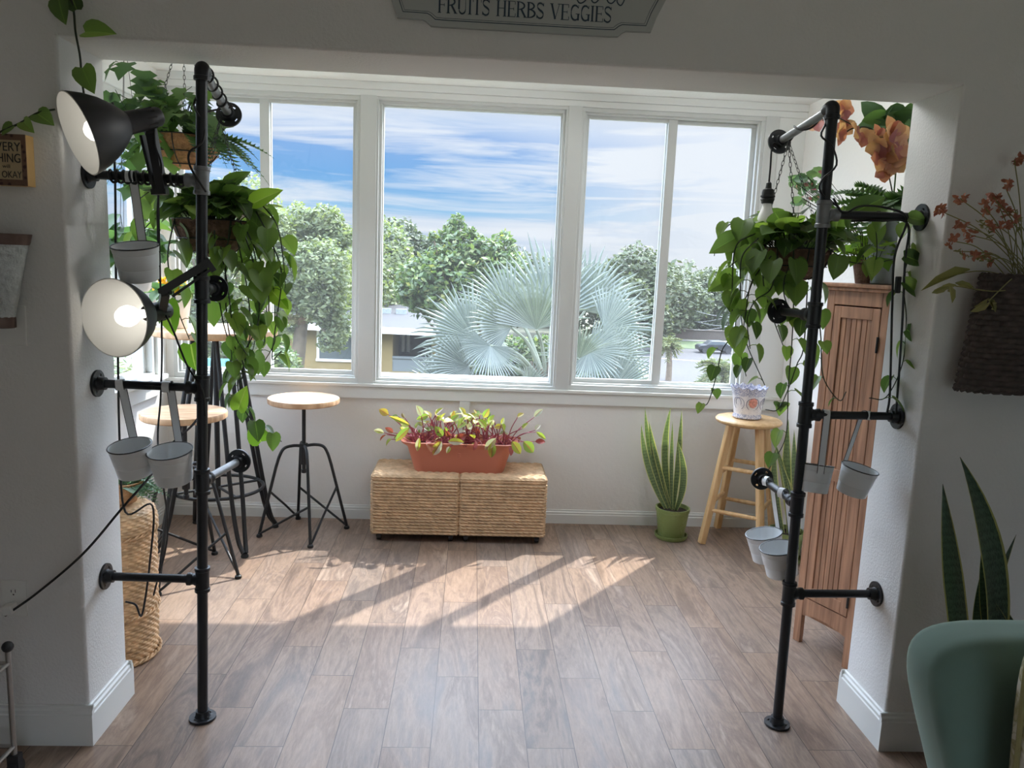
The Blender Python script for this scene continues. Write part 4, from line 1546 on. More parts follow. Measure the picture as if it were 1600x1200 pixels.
def rdir(zlo=-1, zhi=1, a0=0, a1=2 * PI):
    a = random.uniform(a0, a1)
    z = random.uniform(zlo, zhi)
    r_ = math.sqrt(max(0, 1 - z * z))
    return np.array((r_ * math.cos(a), r_ * math.sin(a), z))


_pst = [(0, (.045, .085, .035, 1)), (.4, (.075, .135, .05, 1)), (.75, (.13, .22, .07, 1)), (1, (.26, .38, .11, 1))]
M['pothos'] = leafmat('pothos_leaf', _pst, .42, .38, uv_vein((.16, .27, .08, 1), .03))
M['pothoslight'] = leafmat('golden_pothos_leaf', [(0, (.10, .22, .03, 1)), (1, (.30, .46, .08, 1))], .5, .4, uv_vein((.35, .45, .15, 1), .03))
M['ivy'] = leafmat('ivy_leaf', [(0, (.06, .12, .065, 1)), (.6, (.10, .18, .09, 1)), (1, (.18, .29, .10, 1))], .5, .45)
M['ivylight'] = leafmat('light_ivy_leaf', [(0, (.13, .26, .05, 1)), (1, (.28, .42, .10, 1))], .5, .5)
M['fern'] = leafmat('fern_leaflet', [(0, (.045, .095, .045, 1)), (1, (.10, .19, .075, 1))], .35, .5)
M['snake'] = leafmat('snake_plant_leaf', [(0, (.12, .18, .10, 1)), (1, (.20, .27, .14, 1))], .25, .4, uv_stripe((.55, .56, .24, 1), .1, (.045, .08, .045, 1), 9))
M['snakedark'] = leafmat('dark_snake_plant_leaf', [(0, (.022, .042, .03, 1)), (1, (.07, .11, .075, 1))], .12, .4, uv_stripe((.30, .28, .10, 1), .07, (.012, .022, .016, 1), 9))


def vine(parent, pts, name='vine', mat='pothos', size=(.06, .095), step=.055, stem=.0026, tip=.6, out=None, tm=HEART, start=0.0):
    P = spline(pts, 8)
    Ls = np.concatenate([[0], np.cumsum(np.linalg.norm(np.diff(P, axis=0), axis=1))])
    total = Ls[-1]
    mb = MB()
    lf = MB()
    mb.tube(P, np.linspace(stem, stem * .6, len(P)), 6)
    s_ = step * .4 + start
    while s_ < total:
        q = np.array([np.interp(s_, Ls, P[:, i]) for i in range(3)])
        h = rdir(-.1, .2)
        if out is not None and random.random() < .6:
            h = norm(h + np.asarray(out) * 1.2)
        k = 1 - (1 - tip) * (s_ / total)
        L = random.uniform(*size) * k
        pe = q + h * random.uniform(.012, .035) + (0, 0, .006)
        lf.tube([q, (q + pe) / 2 + (0, 0, .004), pe], .0013, 4)
        d = norm(h * random.uniform(.25, .8) + (0, 0, -random.uniform(.4, 1.0)))
        leaf(lf, pe, d, h + np.array((0, 0, .5)) + rdir() * .25, L, L * random.uniform(.82, .95), tm)
        s_ += step * random.uniform(.6, 1.35)
    o = mb.build(name, M['stem'], parent)
    lf.build('vine_leaves', M[mat], o)
    return o


def coco_basket(parent, c, r, h, mat='coco'):
    """half-round fibre liner in a wire basket; c is the centre of the rim"""
    c = np.asarray(c, float)
    prof = [(.001, -h)] + [(r * math.sin(a), -h * math.cos(a)) for a in np.linspace(.15, PI / 2, 12)] + [(r - .012, .003), (r - .02, -.02), (.001, -.025)]
    MB().lathe(prof, c, n=40).build('fibre_liner', M[mat], parent)
    MB().lathe([(.001, -.012), (r - .018, -.012)], c, n=30).build('soil', M['soil'], parent)
    w = MB()
    a = np.arange(48) * 2 * PI / 48
    for q in (PI / 2, 1.05, .55):
        rr, zz = (r + .003) * math.sin(q), -(h + .003) * math.cos(q)
        w.tube(c + np.stack([rr * np.cos(a), rr * np.sin(a), np.full(48, zz)], 1), .0024, 6, closed=True)
    for k in range(8):
        b_ = k * PI / 4
        w.tube([c + ((r + .003) * math.sin(q) * math.cos(b_), (r + .003) * math.sin(q) * math.sin(b_), -(h + .003) * math.cos(q)) for q in np.linspace(.5, PI / 2, 7)], .0022, 6)
    w.build('wire_frame', M['enamelblack'], parent)


def chains(parent, c, r, apex, n=3, rot=0.0):
    c, apex = np.asarray(c, float), np.asarray(apex, float)
    for k in range(n):
        a = rot + k * 2 * PI / n
        e = c + (r * math.cos(a), r * math.sin(a), 0)
        L = np.linalg.norm(apex - e)
        m = max(int(L / .0165), 2)
        B = basis(apex - e)
        mb = MB()
        t8 = np.arange(10) * 2 * PI / 10
        for i in range(m):
            q = e + (apex - e) * ((i + .5) / m)
            sd = B[:, 1] if i % 2 else B[:, 2]
            mb.tube(q + np.cos(t8)[:, None] * B[:, 0] * .0105 + np.sin(t8)[:, None] * sd * .0042, .0012, 4, closed=True)
        mb.build('chain', M['chain'], parent)


def mound(parent, c, r, n, size, mat='pothos', up=.06, tm=HEART, spread=1.0, bias=None, name='foliage', zlo=-.7):
    """leaves standing up from the rim of a pot and falling over it"""
    mb = MB()
    st = MB()
    for i in range(n):
        h = rdir(-.1, .3)
        if bias is not None and random.random() < .5:
            h = norm(h + np.asarray(bias))
        rr = r * random.uniform(.3, 1.15) * spread
        b_ = np.asarray(c) + (h[0] * rr * .6, h[1] * rr * .6, 0)
        e = np.asarray(c) + (h[0] * rr, h[1] * rr, random.uniform(.0, up) * (1.25 - rr / (r * 1.3 * spread)) + .01)
        st.tube([b_, (b_ + e) / 2 + (0, 0, .012), e], .0014, 4)
        L = random.uniform(*size)
        d = norm(h * random.uniform(.4, 1) + (0, 0, random.uniform(zlo, .5)))
        leaf(mb, e, d, np.array((0, 0, 1.0)) + h * .5 + rdir() * .35, L, L * random.uniform(.8, .95), tm)
    st_o = mb.build(name, M[mat], parent)
    st.build('petioles', M['stem'], st_o)
    return st_o


def pxs(seq, y, y2=None):
    m = len(seq)
    y2 = y if y2 is None else y2
    return [at(u, v, y + (y2 - y) * i / max(m - 1, 1)) for i, (u, v) in enumerate(seq)]


# ------------------------------------------------------------------ hanging pothos on the lamp side
random.seed(21)
pc_ = np.array((-.902, 2.76, 1.652))
t = thing('hanging_pothos', 'trailing pothos in a brown fibre basket hung from the pipe rack with the lamps', 'hanging plant', pc_)
coco_basket(t, pc_, .128, .125, 'coco2')
chains(t, pc_, .125, (-.862, 2.74, 1.985), 3, .5)
mound(t, pc_ + (0, 0, .004), .14, 125, (.06, .10), up=.125, bias=(.2, -.05, 0), zlo=-.55)
VL = [
    ([(375, 345), (398, 420), (404, 500), (378, 560), (372, 610), (392, 655), (440, 690)], 2.66, 2.60, .6),
    ([(360, 345), (352, 430), (358, 520), (380, 570), (374, 620), (396, 662)], 2.64, 2.60, .8),
    ([(400, 330), (425, 380), (440, 430), (432, 500), (425, 560), (440, 548)], 2.70, 2.68, .7),
    ([(335, 360), (338, 430), (348, 500), (362, 555), (352, 590)], 2.62, 2.62, .8),
    ([(405, 315), (432, 350), (442, 400), (446, 450)], 2.70, 2.72, .9),
    ([(272, 345), (262, 400), (270, 450), (280, 490), (296, 530)], 2.66, 2.60, .95),
    ([(390, 360), (405, 440), (402, 510), (388, 580)], 2.72, 2.74, .75),
    ([(370, 370), (386, 450), (391, 520), (377, 585)], 2.66, 2.66, .75),
    ([(420, 340), (430, 420), (416, 480), (430, 530), (410, 572), (434, 567)], 2.78, 2.80, .6),
    ([(345, 385), (356, 450), (366, 520), (386, 555)], 2.60, 2.58, .8),
    ([(265, 330), (238, 345), (214, 372)], 2.72, 2.74, .9),
    ([(285, 318), (245, 296), (208, 318)], 2.74, 2.78, .9),
    ([(380, 350), (412, 420), (420, 480), (412, 540)], 2.68, 2.66, .75),
]
for seq, ya, yb, tip in VL:
    vine(t, pxs(seq, ya, yb), tip=tip, size=(.058, .10), step=.05)
lf = MB()
for (bu, bv), (tu, tv), y, w in (((396, 318), (434, 296), 2.68, .062), ((425, 455), (448, 480), 2.7, .06), ((262, 470), (268, 520), 2.6, .075), ((298, 538), (304, 575), 2.58, .085), ((372, 640), (382, 608), 2.6, .06), ((408, 690), (392, 665), 2.6, .07)):
    p, q = at(bu, bv, y), at(tu, tv, y - .01)
    leaf(lf, p, q - p, (.1, -1, .35), np.linalg.norm(q - p) * 1.1, w)
lf.build('loose_leaves', M['pothoslight'], t)

# ------------------------------------------------------------------ hanging pothos on the cabinet side
random.seed(5)
pc_ = np.array((1.143, 2.765, 1.640))
t = thing('hanging_pothos', 'trailing pothos in a brown fibre basket hung from the pipe rack by the cabinet', 'hanging plant', pc_)
coco_basket(t, pc_, .132, .118, 'coco2')
chains(t, pc_, .13, (1.056, 2.68, 1.995), 3, .2)
mound(t, pc_ + (0, 0, .004), .145, 115, (.058, .098), up=.125, bias=(-.35, -.05, 0), zlo=-.55)
VR = [
    ([(1185, 372), (1160, 400), (1157, 445), (1162, 522), (1195, 602)], 2.66, 2.64, .6, .09),
    ([(1180, 365), (1150, 385), (1144, 450), (1143, 520), (1128, 548), (1118, 592), (1105, 631), (1091, 628)], 2.68, 2.62, .45, .07),
    ([(1200, 385), (1192, 430), (1202, 480), (1228, 552)], 2.64, 2.66, .7, .07),
    ([(1240, 390), (1240, 470), (1237, 540), (1232, 600), (1228, 680), (1210, 718), (1192, 748)], 2.64, 2.60, .6, .10),
    ([(1262, 440), (1256, 540), (1245, 570), (1230, 612), (1215, 640), (1196, 640)], 2.62, 2.60, .7, .09),
    ([(1285, 350), (1320, 338), (1345, 330), (1366, 350), (1370, 395), (1362, 425)], 2.60, 2.46, .8, .055),
    ([(1330, 330), (1390, 332), (1420, 345), (1419, 400), (1411, 440), (1416, 500), (1410, 568), (1385, 620), (1358, 622)], 2.52, 2.40, .7, .075),
    ([(1290, 385), (1325, 408), (1362, 412), (1395, 405)], 2.58, 2.50, .7, .055),
    ([(1270, 430), (1282, 520), (1284, 575), (1292, 602), (1312, 626), (1322, 612)], 2.70, 2.72, .5, .10),
    ([(1195, 390), (1170, 455), (1150, 500), (1155, 545), (1166, 588)], 2.70, 2.72, .65, .05),
    ([(1185, 385), (1142, 415), (1122, 440), (1116, 462)], 2.72, 2.76, .95, .05),
    ([(1190, 355), (1145, 348), (1120, 380), (1116, 400)], 2.74, 2.78, .95, .05),
    ([(1205, 400), (1175, 440), (1165, 490), (1160, 530)], 2.62, 2.60, .85, .05),
    ([(1215, 400), (1205, 450), (1180, 470), (1168, 500), (1172, 545)], 2.60, 2.58, .8, .055),
    ([(1240, 400), (1225, 440), (1230, 475), (1258, 505)], 2.60, 2.58, .8, .055),
]
for seq, ya, yb, tip, stp in VR:
    vine(t, pxs(seq, ya, yb), tip=tip, size=(.06, .095), step=stp * .95)
lf = MB()
for (bu, bv), (tu, tv), y, w in (((1150, 372), (1112, 392), 2.7, .075), ((1150, 430), (1110, 452), 2.7, .075), ((1330, 335), (1385, 305), 2.47, .075), ((1412, 440), (1446, 466), 2.42, .05), ((1420, 340), (1450, 345), 2.40, .05), ((1416, 515), (1450, 536), 2.42, .06), ((1412, 400), (1448, 410), 2.42, .055), ((1310, 400), (1305, 435), 2.52, .07)):
    p, q = at(bu, bv, y), at(tu, tv, y - .01)
    leaf(lf, p, q - p, (-.1, -1, .3), np.linalg.norm(q - p) * 1.05, w)
lf.build('loose_leaves', M['pothos'], t)

# ------------------------------------------------------------------ fern and ivy basket hung from the sunroom ceiling
def frond(mb, p, d, L, W, droop=.35, n=15, up=(0, 0, 1)):
    d = norm(d)
    s_ = norm(np.cross(up, d))
    P = [np.asarray(p) + d * L * q + np.array((0, 0, -droop * L * q * q)) for q in np.linspace(0, 1, n + 1)]
    mb.tube(P, np.linspace(.0018, .0007, n + 1), 4)
    for i in range(1, n + 1):
        q = i / n
        w_ = W * math.sin(PI * min(q * .85 + .15, 1)) ** .8
        t_d = norm(P[i] - P[i - 1])
        for sg in (-1, 1):
            leaf(mb, P[i], norm(s_ * sg + t_d * .45 + (0, 0, -.15)), np.cross(t_d, s_) * -1, w_, w_ * .32, LANCE)


random.seed(9)
bc_ = np.array((-1.178, 3.30, 1.995))
t = thing('hanging_basket', 'round orange fibre basket of ivy and fern hung from the sunroom ceiling', 'hanging plant', bc_)
coco_basket(t, bc_, .142, .125, 'coco')
chains(t, bc_, .14, (bc_[0] + .0, bc_[1], 2.42), 3, 1.9)
hk = MB()
hk.tube([(bc_[0], bc_[1], 2.415), (bc_[0], bc_[1], 2.499)], .003, 6)
hk.build('hook', M['chain'], t)
f = MB()
for i in range(14):
    a = random.uniform(-1.1, .9)
    h = np.array((math.cos(a), math.sin(a) * .8, random.uniform(.05, .5)))
    frond(f, bc_ + (h[0] * .05, h[1] * .05, .01), h, random.uniform(.20, .34), .055, random.uniform(.4, .8), 16)
for i in range(7):
    a = random.uniform(2.0, 4.4)
    h = np.array((math.cos(a), math.sin(a), random.uniform(0, .3)))
    frond(f, bc_ + (h[0] * .05, h[1] * .05, .01), h, random.uniform(.2, .3), .05, random.uniform(.5, 1.0), 14)
f.build('fern_fronds', M['fern'], t)
mound(t, bc_ + (-.02, -.02, .05), .14, 60, (.055, .085), 'ivy', up=.14, tm=IVY, name='ivy_foliage')
for seq, ya in (([(285, 195), (250, 150), (222, 120), (190, 100), (170, 105)], 3.25), ([(270, 190), (240, 165), (215, 160), (190, 150)], 3.2), ([(262, 200), (225, 195), (200, 175), (180, 140)], 3.15), ([(290, 185), (285, 150), (300, 135)], 3.28), ([(260, 215), (215, 230), (190, 250), (200, 290)], 3.2), ([(255, 225), (228, 270), (215, 300)], 3.18), ([(310, 190), (325, 170), (330, 190)], 3.2)):
    vine(t, pxs(seq, ya), 'ivy_vine', 'ivy', (.09, .13), .05, .002, 1.0, (0, -1, 0), IVY)

# leafy plant in a white pot hanging in front of the side window
wc = at(207, 425, 3.55)
t = thing('hanging_planter', 'white hanging pot of broad green leaves in front of the side window', 'hanging plant', (wc[0], wc[1], wc[2] - .07))
MB().lathe([(.001, -.085), (.062, -.085), (.074, -.07), (.088, .03), (.088, .04), (.083, .04), (.08, .02), (.001, .015)], wc, n=36).build('pot', M['enamel'], t)
hw_ = MB()
for k in range(3):
    a = k * 2 * PI / 3 + .3
    hw_.tube([wc + (.086 * math.cos(a), .086 * math.sin(a), .035), (wc[0], wc[1], 2.44)], .0012, 5)
hw_.tube([(wc[0], wc[1], 2.43), (wc[0], wc[1], 2.499)], .002, 5)
hw_.build('hanger_wires', M['chain'], t)
random.seed(31)
mound(t, wc + (0, 0, .05), .12, 46, (.09, .14), 'ivy', up=.2, tm=OVAL, spread=1.0)

# pothos tendrils on the dim wall
random.seed(3)
def tendril(label, pts, leaves, loc):
    t_ = thing('pothos_vine', label, 'vine', loc)
    MB().tube(spline(pts, 8), .0028, 6).build('stem', M['stem'], t_)
    l_ = MB()
    for b_, e_, w_ in leaves:
        nr = random.uniform(-.3, .3)
        leaf(l_, b_, e_ - b_, (nr, -1, .5), np.linalg.norm(e_ - b_) * 1.03, w_)
    l_.build('leaves', M['pothos'], t_)


Yv = 2.255
tendril('single pothos vine hanging down over the corner of the opening above the upper lamp', [at(70, -90, Yv), at(88, -40, Yv), at(112, 2, Yv), at(118, 50, Yv), at(125, 88, Yv), at(128, 125, Yv), at(134, 165, Yv - .02)], [(at(92, 0, Yv), at(98, 33, Yv - .02), .055), (at(133, 50, Yv), at(173, 45, Yv - .03), .062), (at(129, 106, Yv), at(143, 141, Yv - .02), .062), (at(120, 15, Yv), at(108, -14, Yv), .045)], at(70, -90, Yv))
tendril('short pothos tendril with two pale leaves running along the wall above the block sign', [at(-60, 250, Yv), at(-10, 212, Yv), at(30, 193, Yv), at(60, 176, Yv), at(86, 171, Yv)], [(at(58, 178, Yv), at(79, 190, Yv - .03), .055), (at(36, 190, Yv), at(48, 203, Yv - .03), .04), (at(20, 196, Yv), at(0, 208, Yv - .01), .04)], at(-60, 250, Yv))

# ------------------------------------------------------------------ snake plants
def blade(mb, p, tip, W, bow=(0, 0, 0), face=(0, -1, 0), n=18, twist=0.0, wmid=.35):
    p, tip = np.asarray(p, float), np.asarray(tip, float)
    f = norm(face)
    P = np.zeros((n + 1, 5, 3))
    for i in range(n + 1):
        q = i / n
        c = p + (tip - p) * q + np.asarray(bow) * 4 * q * (1 - q)
        d = norm(tip - p)
        s_ = norm(np.cross(d, f))
        b_ = np.cross(s_, d)
        a = twist * q
        s2, b2 = s_ * math.cos(a) + b_ * math.sin(a), b_ * math.cos(a) - s_ * math.sin(a)
        w_ = W * (.45 + .55 * min(q / wmid, 1) ** .8) * (1 if q < .55 else max(.02, 1 - ((q - .55) / .45) ** 1.7))
        for j, k in enumerate((-1, -.5, 0, .5, 1)):
            P[i, j] = c + s2 * k * w_ / 2 - b2 * (.16 * w_ * (1 - k * k))
    mb.grid(P)


def planter_pot(parent, c, r0, r1, h, mat, saucer=True, name='pot'):
    MB().lathe([(.001, .012), (r0, .012), (r0 + .004, .018), (r1 - .004, h - .022), (r1, h - .02), (r1 + .001, h), (r1 - .007, h), (r1 - .01, h - .03), (.001, h - .03)], c, n=44).build(name, M[mat], parent)
    MB().lathe([(.001, h - .02), (r1 - .008, h - .022)], c, n=30).build('soil', M['soil'], parent)
    if saucer:
        MB().lathe([(.001, 0), (r0 + .012, 0), (r0 + .021, .01), (r0 + .024, .026), (r0 + .019, .026), (r0 + .012, .011), (.001, .0115)], c, n=44).build('saucer', M[mat], parent)


random.seed(12)
GP = np.array((1.203, 4.285, 0))
t = thing('snake_plant', 'snake plant in an olive green pot with saucer, alone below the window sill', 'potted plant', GP)
planter_pot(t, GP, .072, .098, .185, 'greenpot')
yb = 4.285
for (bu, bv), (tu, tv), w, bow, tw in (((1045, 795), (1008, 637), .042, (-.03, 0, 0), .3), ((1040, 795), (1002, 662), .045, (-.035, -.02, 0), .2), ((1047, 793), (1014, 658), .05, (-.01, .03, 0), -.3), ((1050, 795), (1048, 637), .052, (-.03, .03, 0), .4), ((1052, 796), (1065, 640), .05, (.015, .03, 0), -.5), ((1050, 798), (1051, 658), .03, (-.01, -.02, 0), .8), ((1055, 799), (1059, 690), .05, (.03, -.04, 0), .2), ((1057, 796), (1062, 730), .03, (.02, 0, 0), .3)):
    b_ = MB()
    blade(b_, at(bu, bv, yb), at(tu, tv, yb + random.uniform(-.04, .04)), w * .84, bow, (random.uniform(-.5, .5), -1, 0), twist=tw)
    b_.build('leaf', M['snake'], t)
G2 = np.array((1.745, 3.96, 0))
t = thing('snake_plant', 'tall snake plant in a green pot between the birch stool and the cabinet', 'potted plant', G2)
planter_pot(t, G2, .072, .096, .175, 'greenpot')
for (bu, bv), (tu, tv), w, bow, tw in (((1238, 840), (1232, 655), .05, (-.02, 0, 0), .2), ((1248, 842), (1241, 672), .052, (.0, .02, 0), -.2), ((1232, 842), (1208, 685), .038, (.03, 0, 0), .4), ((1236, 845), (1217, 716), .042, (.02, -.02, 0), .2), ((1245, 846), (1226, 735), .036, (.01, -.03, 0), -.5), ((1225, 842), (1212, 700), .045, (-.02, .02, 0), .5)):
    b_ = MB()
    blade(b_, at(bu, bv, 3.96), at(tu, tv, 3.96), w, bow, (random.uniform(-.5, .3), -1, 0), twist=tw)
    b_.build('leaf', M['snake'], t)
G3 = np.array((1.505, 1.99, 0))
t = thing('snake_plant', 'large dark snake plant with yellow leaf edges behind the green armchair', 'potted plant', G3)
planter_pot(t, G3, .095, .125, .26, 'blackm')
for (bu, bv), (tu, tv), y, w, bow, tw in (((1545, 1100), (1500, 714), 1.97, .075, (.06, 0, .02), .15), ((1512, 1100), (1473, 756), 1.95, .052, (-.012, -.02, 0), .2), ((1560, 1080), (1535, 846), 2.0, .032, (-.01, 0, 0), .2), ((1522, 1080), (1588, 835), 2.06, .036, (-.02, 0, 0), .2), ((1525, 1060), (1530, 905), 2.02, .03, (.0, .0, 0), .5), ((1572, 1060), (1556, 943), 1.98, .03, (.02, 0, 0), .1), ((1590, 1060), (1570, 950), 2.02, .03, (.02, 0, 0), .1)):
    b_ = MB()
    p_ = at(bu, bv, y)
    top_ = at(tu, tv, y)
    blade(b_, p_, top_, w, bow, (random.uniform(-.3, .3), -1, 0), twist=tw)
    b_.build('leaf', M['snakedark'], t)
    st = MB()
    st.tube([p_, (G3[0] + (p_[0] - G3[0]) * .4, G3[1], .235)], [w * .2, w * .16], 8)
    st.build('leaf_base', M['snakedark'], t)

# ------------------------------------------------------------------ window-box planter of chard on the cubes
random.seed(14)
t = thing('planter_box', 'terracotta window-box planter of young chard standing on the two seagrass cubes', 'planter', (-.045, 4.285, .352))


def stadium(hx, hy, n=64):
    """rounded rectangle outline"""
    r_ = hy * .62
    pts = []
    for sx1, sy1, a0 in ((1, 1, 0), (-1, 1, 90), (-1, -1, 180), (1, -1, 270)):
        for k in range(n // 4):
            a = R(a0 + 90 * k / (n // 4 - 1))
            pts.append((sx1 * (hx - r_) + r_ * math.cos(a), sy1 * (hy - r_) + r_ * math.sin(a)))
    return np.array(pts)


pz0 = .352
secs = [(.232, .072, 0), (.243, .082, .006), (.25, .088, .03), (.292, .108, .168), (.302, .112, .175), (.325, .126, .19), (.328, .127, .2), (.322, .122, .203), (.30, .106, .188), (.288, .1, .165), (.28, .095, .16)]
P = np.stack([np.concatenate([stadium(a, b_, 64) + (-.045, 4.285), np.full((64, 1), pz0 + z)], 1) for a, b_, z in secs])
m_ = MB()
m_.grid(P, True)
m_.prism([tuple(q) for q in P[0][:, :2]], pz0, pz0 + .002, lambda a, s_, b_: (a, b_, s_))
m_.build('trough', M['terracotta'], t)
MB().obox((-.045, 4.285 - .1075, pz0 + .135), (.008, 0, 0), (0, .003, .0006), (0, -.003, .012)).build('drain_tab', M['terracotta'], t, False, bevel=.002)
sp_m = MB()
sp_m.prism([(x - .045, y + 4.285) for x, y in stadium(.287, .099, 40)], pz0 + .15, pz0 + .162, lambda a, s_, b_: (a, b_, s_))
sp_m.build('soil', M['soil'], t)
M['chard'] = leafmat('chard_leaf', [(0, (.16, .26, .07, 1)), (.3, (.28, .36, .08, 1)), (.55, (.42, .40, .09, 1)), (.68, (.42, .27, .08, 1)), (.8, (.16, .20, .13, 1)), (.9, (.62, .62, .56, 1)), (1, (.62, .62, .56, 1))], .4, .4, uv_vein((.35, .08, .10, 1), .04))
M['chardred'] = leafmat('red_chard_leaf', [(0, (.22, .04, .06, 1)), (.6, (.33, .08, .09, 1)), (1, (.40, .16, .08, 1))], .4, .4)
M['chardstem'] = leafmat('chard_stem', [(0, (.26, .03, .07, 1)), (1, (.36, .10, .13, 1))], .1, .4)
for k, px_ in enumerate(np.linspace(-.28, .19, 7)):
    lf, lr, st = MB(), MB(), MB()
    for i in range(20):
        b_ = np.array((px_ + random.uniform(-.035, .035), 4.285 + random.uniform(-.06, .05), pz0 + .158))
        h = rdir(.0, .2)
        up = random.uniform(.06, .185) if random.random() < .75 else random.uniform(.03, .06)
        reach = random.uniform(.02, .09) + max(0, .1 - up) * 1.2
        if k in (0, 6) and random.random() < .35:
            h = norm(np.array((-1 if k == 0 else 1, random.uniform(-.6, .3), 0)))
            reach += .09
        e = b_ + (h[0] * reach, h[1] * reach, up)
        if e[1] > 4.44:
            e[1] = 4.44
        st.tube(spline([b_, (b_ + e) / 2 + (-h[0] * .01, -h[1] * .01, .014), e], 4), [.003] * 8 + [.002], 5)
        L = random.uniform(.035, .07)
        d = norm(h * .7 + (0, 0, random.uniform(-.3, 1.2) if up > .07 else random.uniform(-.8, .2)))
        leaf(lr if (up < .09 and random.random() < .55) else lf, e, d, rdir(.1, 1) + np.array((0, -.7, .4)), L, L * random.uniform(.5, .75), OVAL)
    po = st.build('chard_plant', M['chardstem'], t)
    lf.build('leaves', M['chard'], po)
    lr.build('red_leaves', M['chardred'], po)
lf = MB()
sts = []
for (bu, bv), (tu, tv), w in (((690, 690), (678, 708), .05), ((770, 690), (768, 712), .045), ((775, 685), (760, 700), .045), ((640, 668), (620, 686), .04), ((800, 690), (812, 706), .05), ((818, 690), (832, 704), .06), ((640, 664), (614, 652), .025), ((838, 675), (851, 684), .025), ((700, 690), (720, 690), .04), ((655, 684), (652, 702), .03)):
    y = 4.14
    p, q = at(bu, bv, y + .01), at(tu, tv, y)
    b_ = np.array((min(max(p[0], -.3), .2), 4.21, pz0 + .165))
    sts.append(MB().tube(spline([b_, (b_ + p) / 2 + (0, 0, .035), p], 5), .002, 5))
    leaf(lf, p, q - p, (0, -1, .4), np.linalg.norm(q - p) * 1.2, w, OVAL)
for st in sts:
    st.build('drooping_stem', M['chardstem'], t)
lf.build('drooping_leaves', M['chard'], t)

# ------------------------------------------------------------------ flower pot on the high table
random.seed(18)
FP = np.array((-1.525, 4.05, TZ + .001))
t = thing('flower_pot', 'white pot with a thin line drawing and yellow flowers on the tall round table', 'flower pot', FP)
MB().lathe([(.001, 0), (.062, 0), (.066, .004), (.086, .165), (.086, .17), (.081, .17), (.076, .14), (.001, .135)], FP, n=44).build('pot', M['enamel'], t)
MB().lathe([(.001, .145), (.077, .146)], FP, n=24).build('soil', M['soil'], t)
sc_ = MB()
for pts in ([(-.5, .05), (-.4, .11), (-.2, .12), (-.15, .07), (-.35, .05), (-.1, .03), (.1, .09), (.2, .12), (.35, .08), (.2, .05), (.4, .04)],):
    sc_.tube(spline([FP + ((.0665 + z * .118) * math.sin(a - .2), -(.0665 + z * .118) * math.cos(a - .2), z) for a, z in pts], 6), .001, 4)
sc_.build('line_drawing', M['enamelblack'], t)
M['yellow'] = leafmat('yellow_petal', [(0, (.75, .42, .01, 1)), (1, (.85, .58, .02, 1))], .3, .5)
mound(t, FP + (0, 0, .16), .09, 34, (.06, .09), 'ivy', up=.05, tm=OVAL)
for u, v in ((244, 452), (252, 440), (262, 434), (272, 437), (266, 448), (256, 456), (278, 452), (284, 445)):
    c = at(u, v, 4.03 + random.uniform(-.03, .03))
    b_ = MB()
    fc = norm(rdir(.0, .6) + np.array((0, -1, .2)))
    B = basis(fc)
    for ring, (L, tl) in enumerate(((.036, .25), (.028, .6), (.018, 1.1))):
        for k in range(9 - ring * 2):
            a = 2 * PI * k / (9 - ring * 2) + ring
            h = B[:, 1] * math.cos(a) + B[:, 2] * math.sin(a)
            leaf(b_, c, norm(h + fc * tl), fc - h * .3, L, L * .55, OVAL)
    fo = b_.build('flower', M['yellow'], t)
    MB().tube(spline([FP + (random.uniform(-.04, .04), random.uniform(-.04, .04), .145), (c + FP + (0, 0, .2)) / 2, c], 4), .0018, 5).build('stalk', M['stem'], fo)

# fern-like plant on the hamper lid
HP = np.array((-1.275, 2.84, .616))
t = thing('potted_fern', 'small fern in a brown fibre pot standing on the hamper lid', 'potted plant', HP)
MB().lathe([(.001, 0), (.048, 0), (.072, .07), (.074, .078), (.068, .078), (.06, .06), (.001, .055)], HP, n=32).build('pot', M['coco'], t)
f = MB()
for i in range(26):
    h = rdir(.1, .8)
    frond(f, HP + (h[0] * .02, h[1] * .02, .06), h, random.uniform(.12, .19), .04, random.uniform(.4, 1.0), 12)
M['fernblue'] = leafmat('blue_green_fern_leaflet', [(0, (.06, .14, .08, 1)), (1, (.17, .28, .17, 1))], .3, .5)
f.build('fronds', M['fernblue'], t)

# ------------------------------------------------------------------ on top of the cabinet
random.seed(44)
KB = at(1388, 380, 2.93)
KB[2] = CH + .001
KB[0] = min(KB[0], 1.62)
t = thing('metal_bucket', 'galvanized bucket of orange silk orchids and dark fern on the cabinet top', 'flower bucket', KB)
bk_ = MB()
bk_.lathe([(.001, 0), (.062, 0), (.066, .003), (.067, .012), (.068, .06), (.0705, .064), (.071, .07), (.071, .17), (.074, .175), (.075, .182), (.0775, .315), (.081, .32), (.081, .326), (.076, .328), (.066, .03), (.001, .03)], KB, n=44)
bk_.build('bucket', M['steel'], t)
f = MB()
for i in range(26):
    h = rdir(-.2, .6)
    if random.random() < .55:
        h = norm(h + np.array((-.8, -.3, 0)))
    frond(f, KB + (h[0] * .03, h[1] * .03, .31), h, random.uniform(.18, .32), .075, random.uniform(.2, .7), 12)
f.build('fern_fronds', M['fern'], t)
lv = MB()
for i in range(34):
    c = at(random.uniform(1375, 1425), random.uniform(170, 235), 2.90 + random.uniform(-.05, .05))
    h = rdir(-.6, .3)
    L = random.uniform(.07, .11)
    leaf(lv, c, h, rdir() + np.array((0, -.8, .3)), L, L * .8, OVAL)
lv.tube(spline([KB + (0, 0, .30), at(1400, 260, 2.9), at(1402, 175, 2.9)], 5), .003, 5)
lv.build('broad_leaves', M['fern'], t)
M['petal'] = leafmat('orange_petal', [(0, (.40, .15, .14, 1)), (.3, (.55, .27, .18, 1)), (.6, (.60, .36, .25, 1)), (.8, (.44, .21, .20, 1)), (1, (.36, .13, .15, 1))], .35, .6)
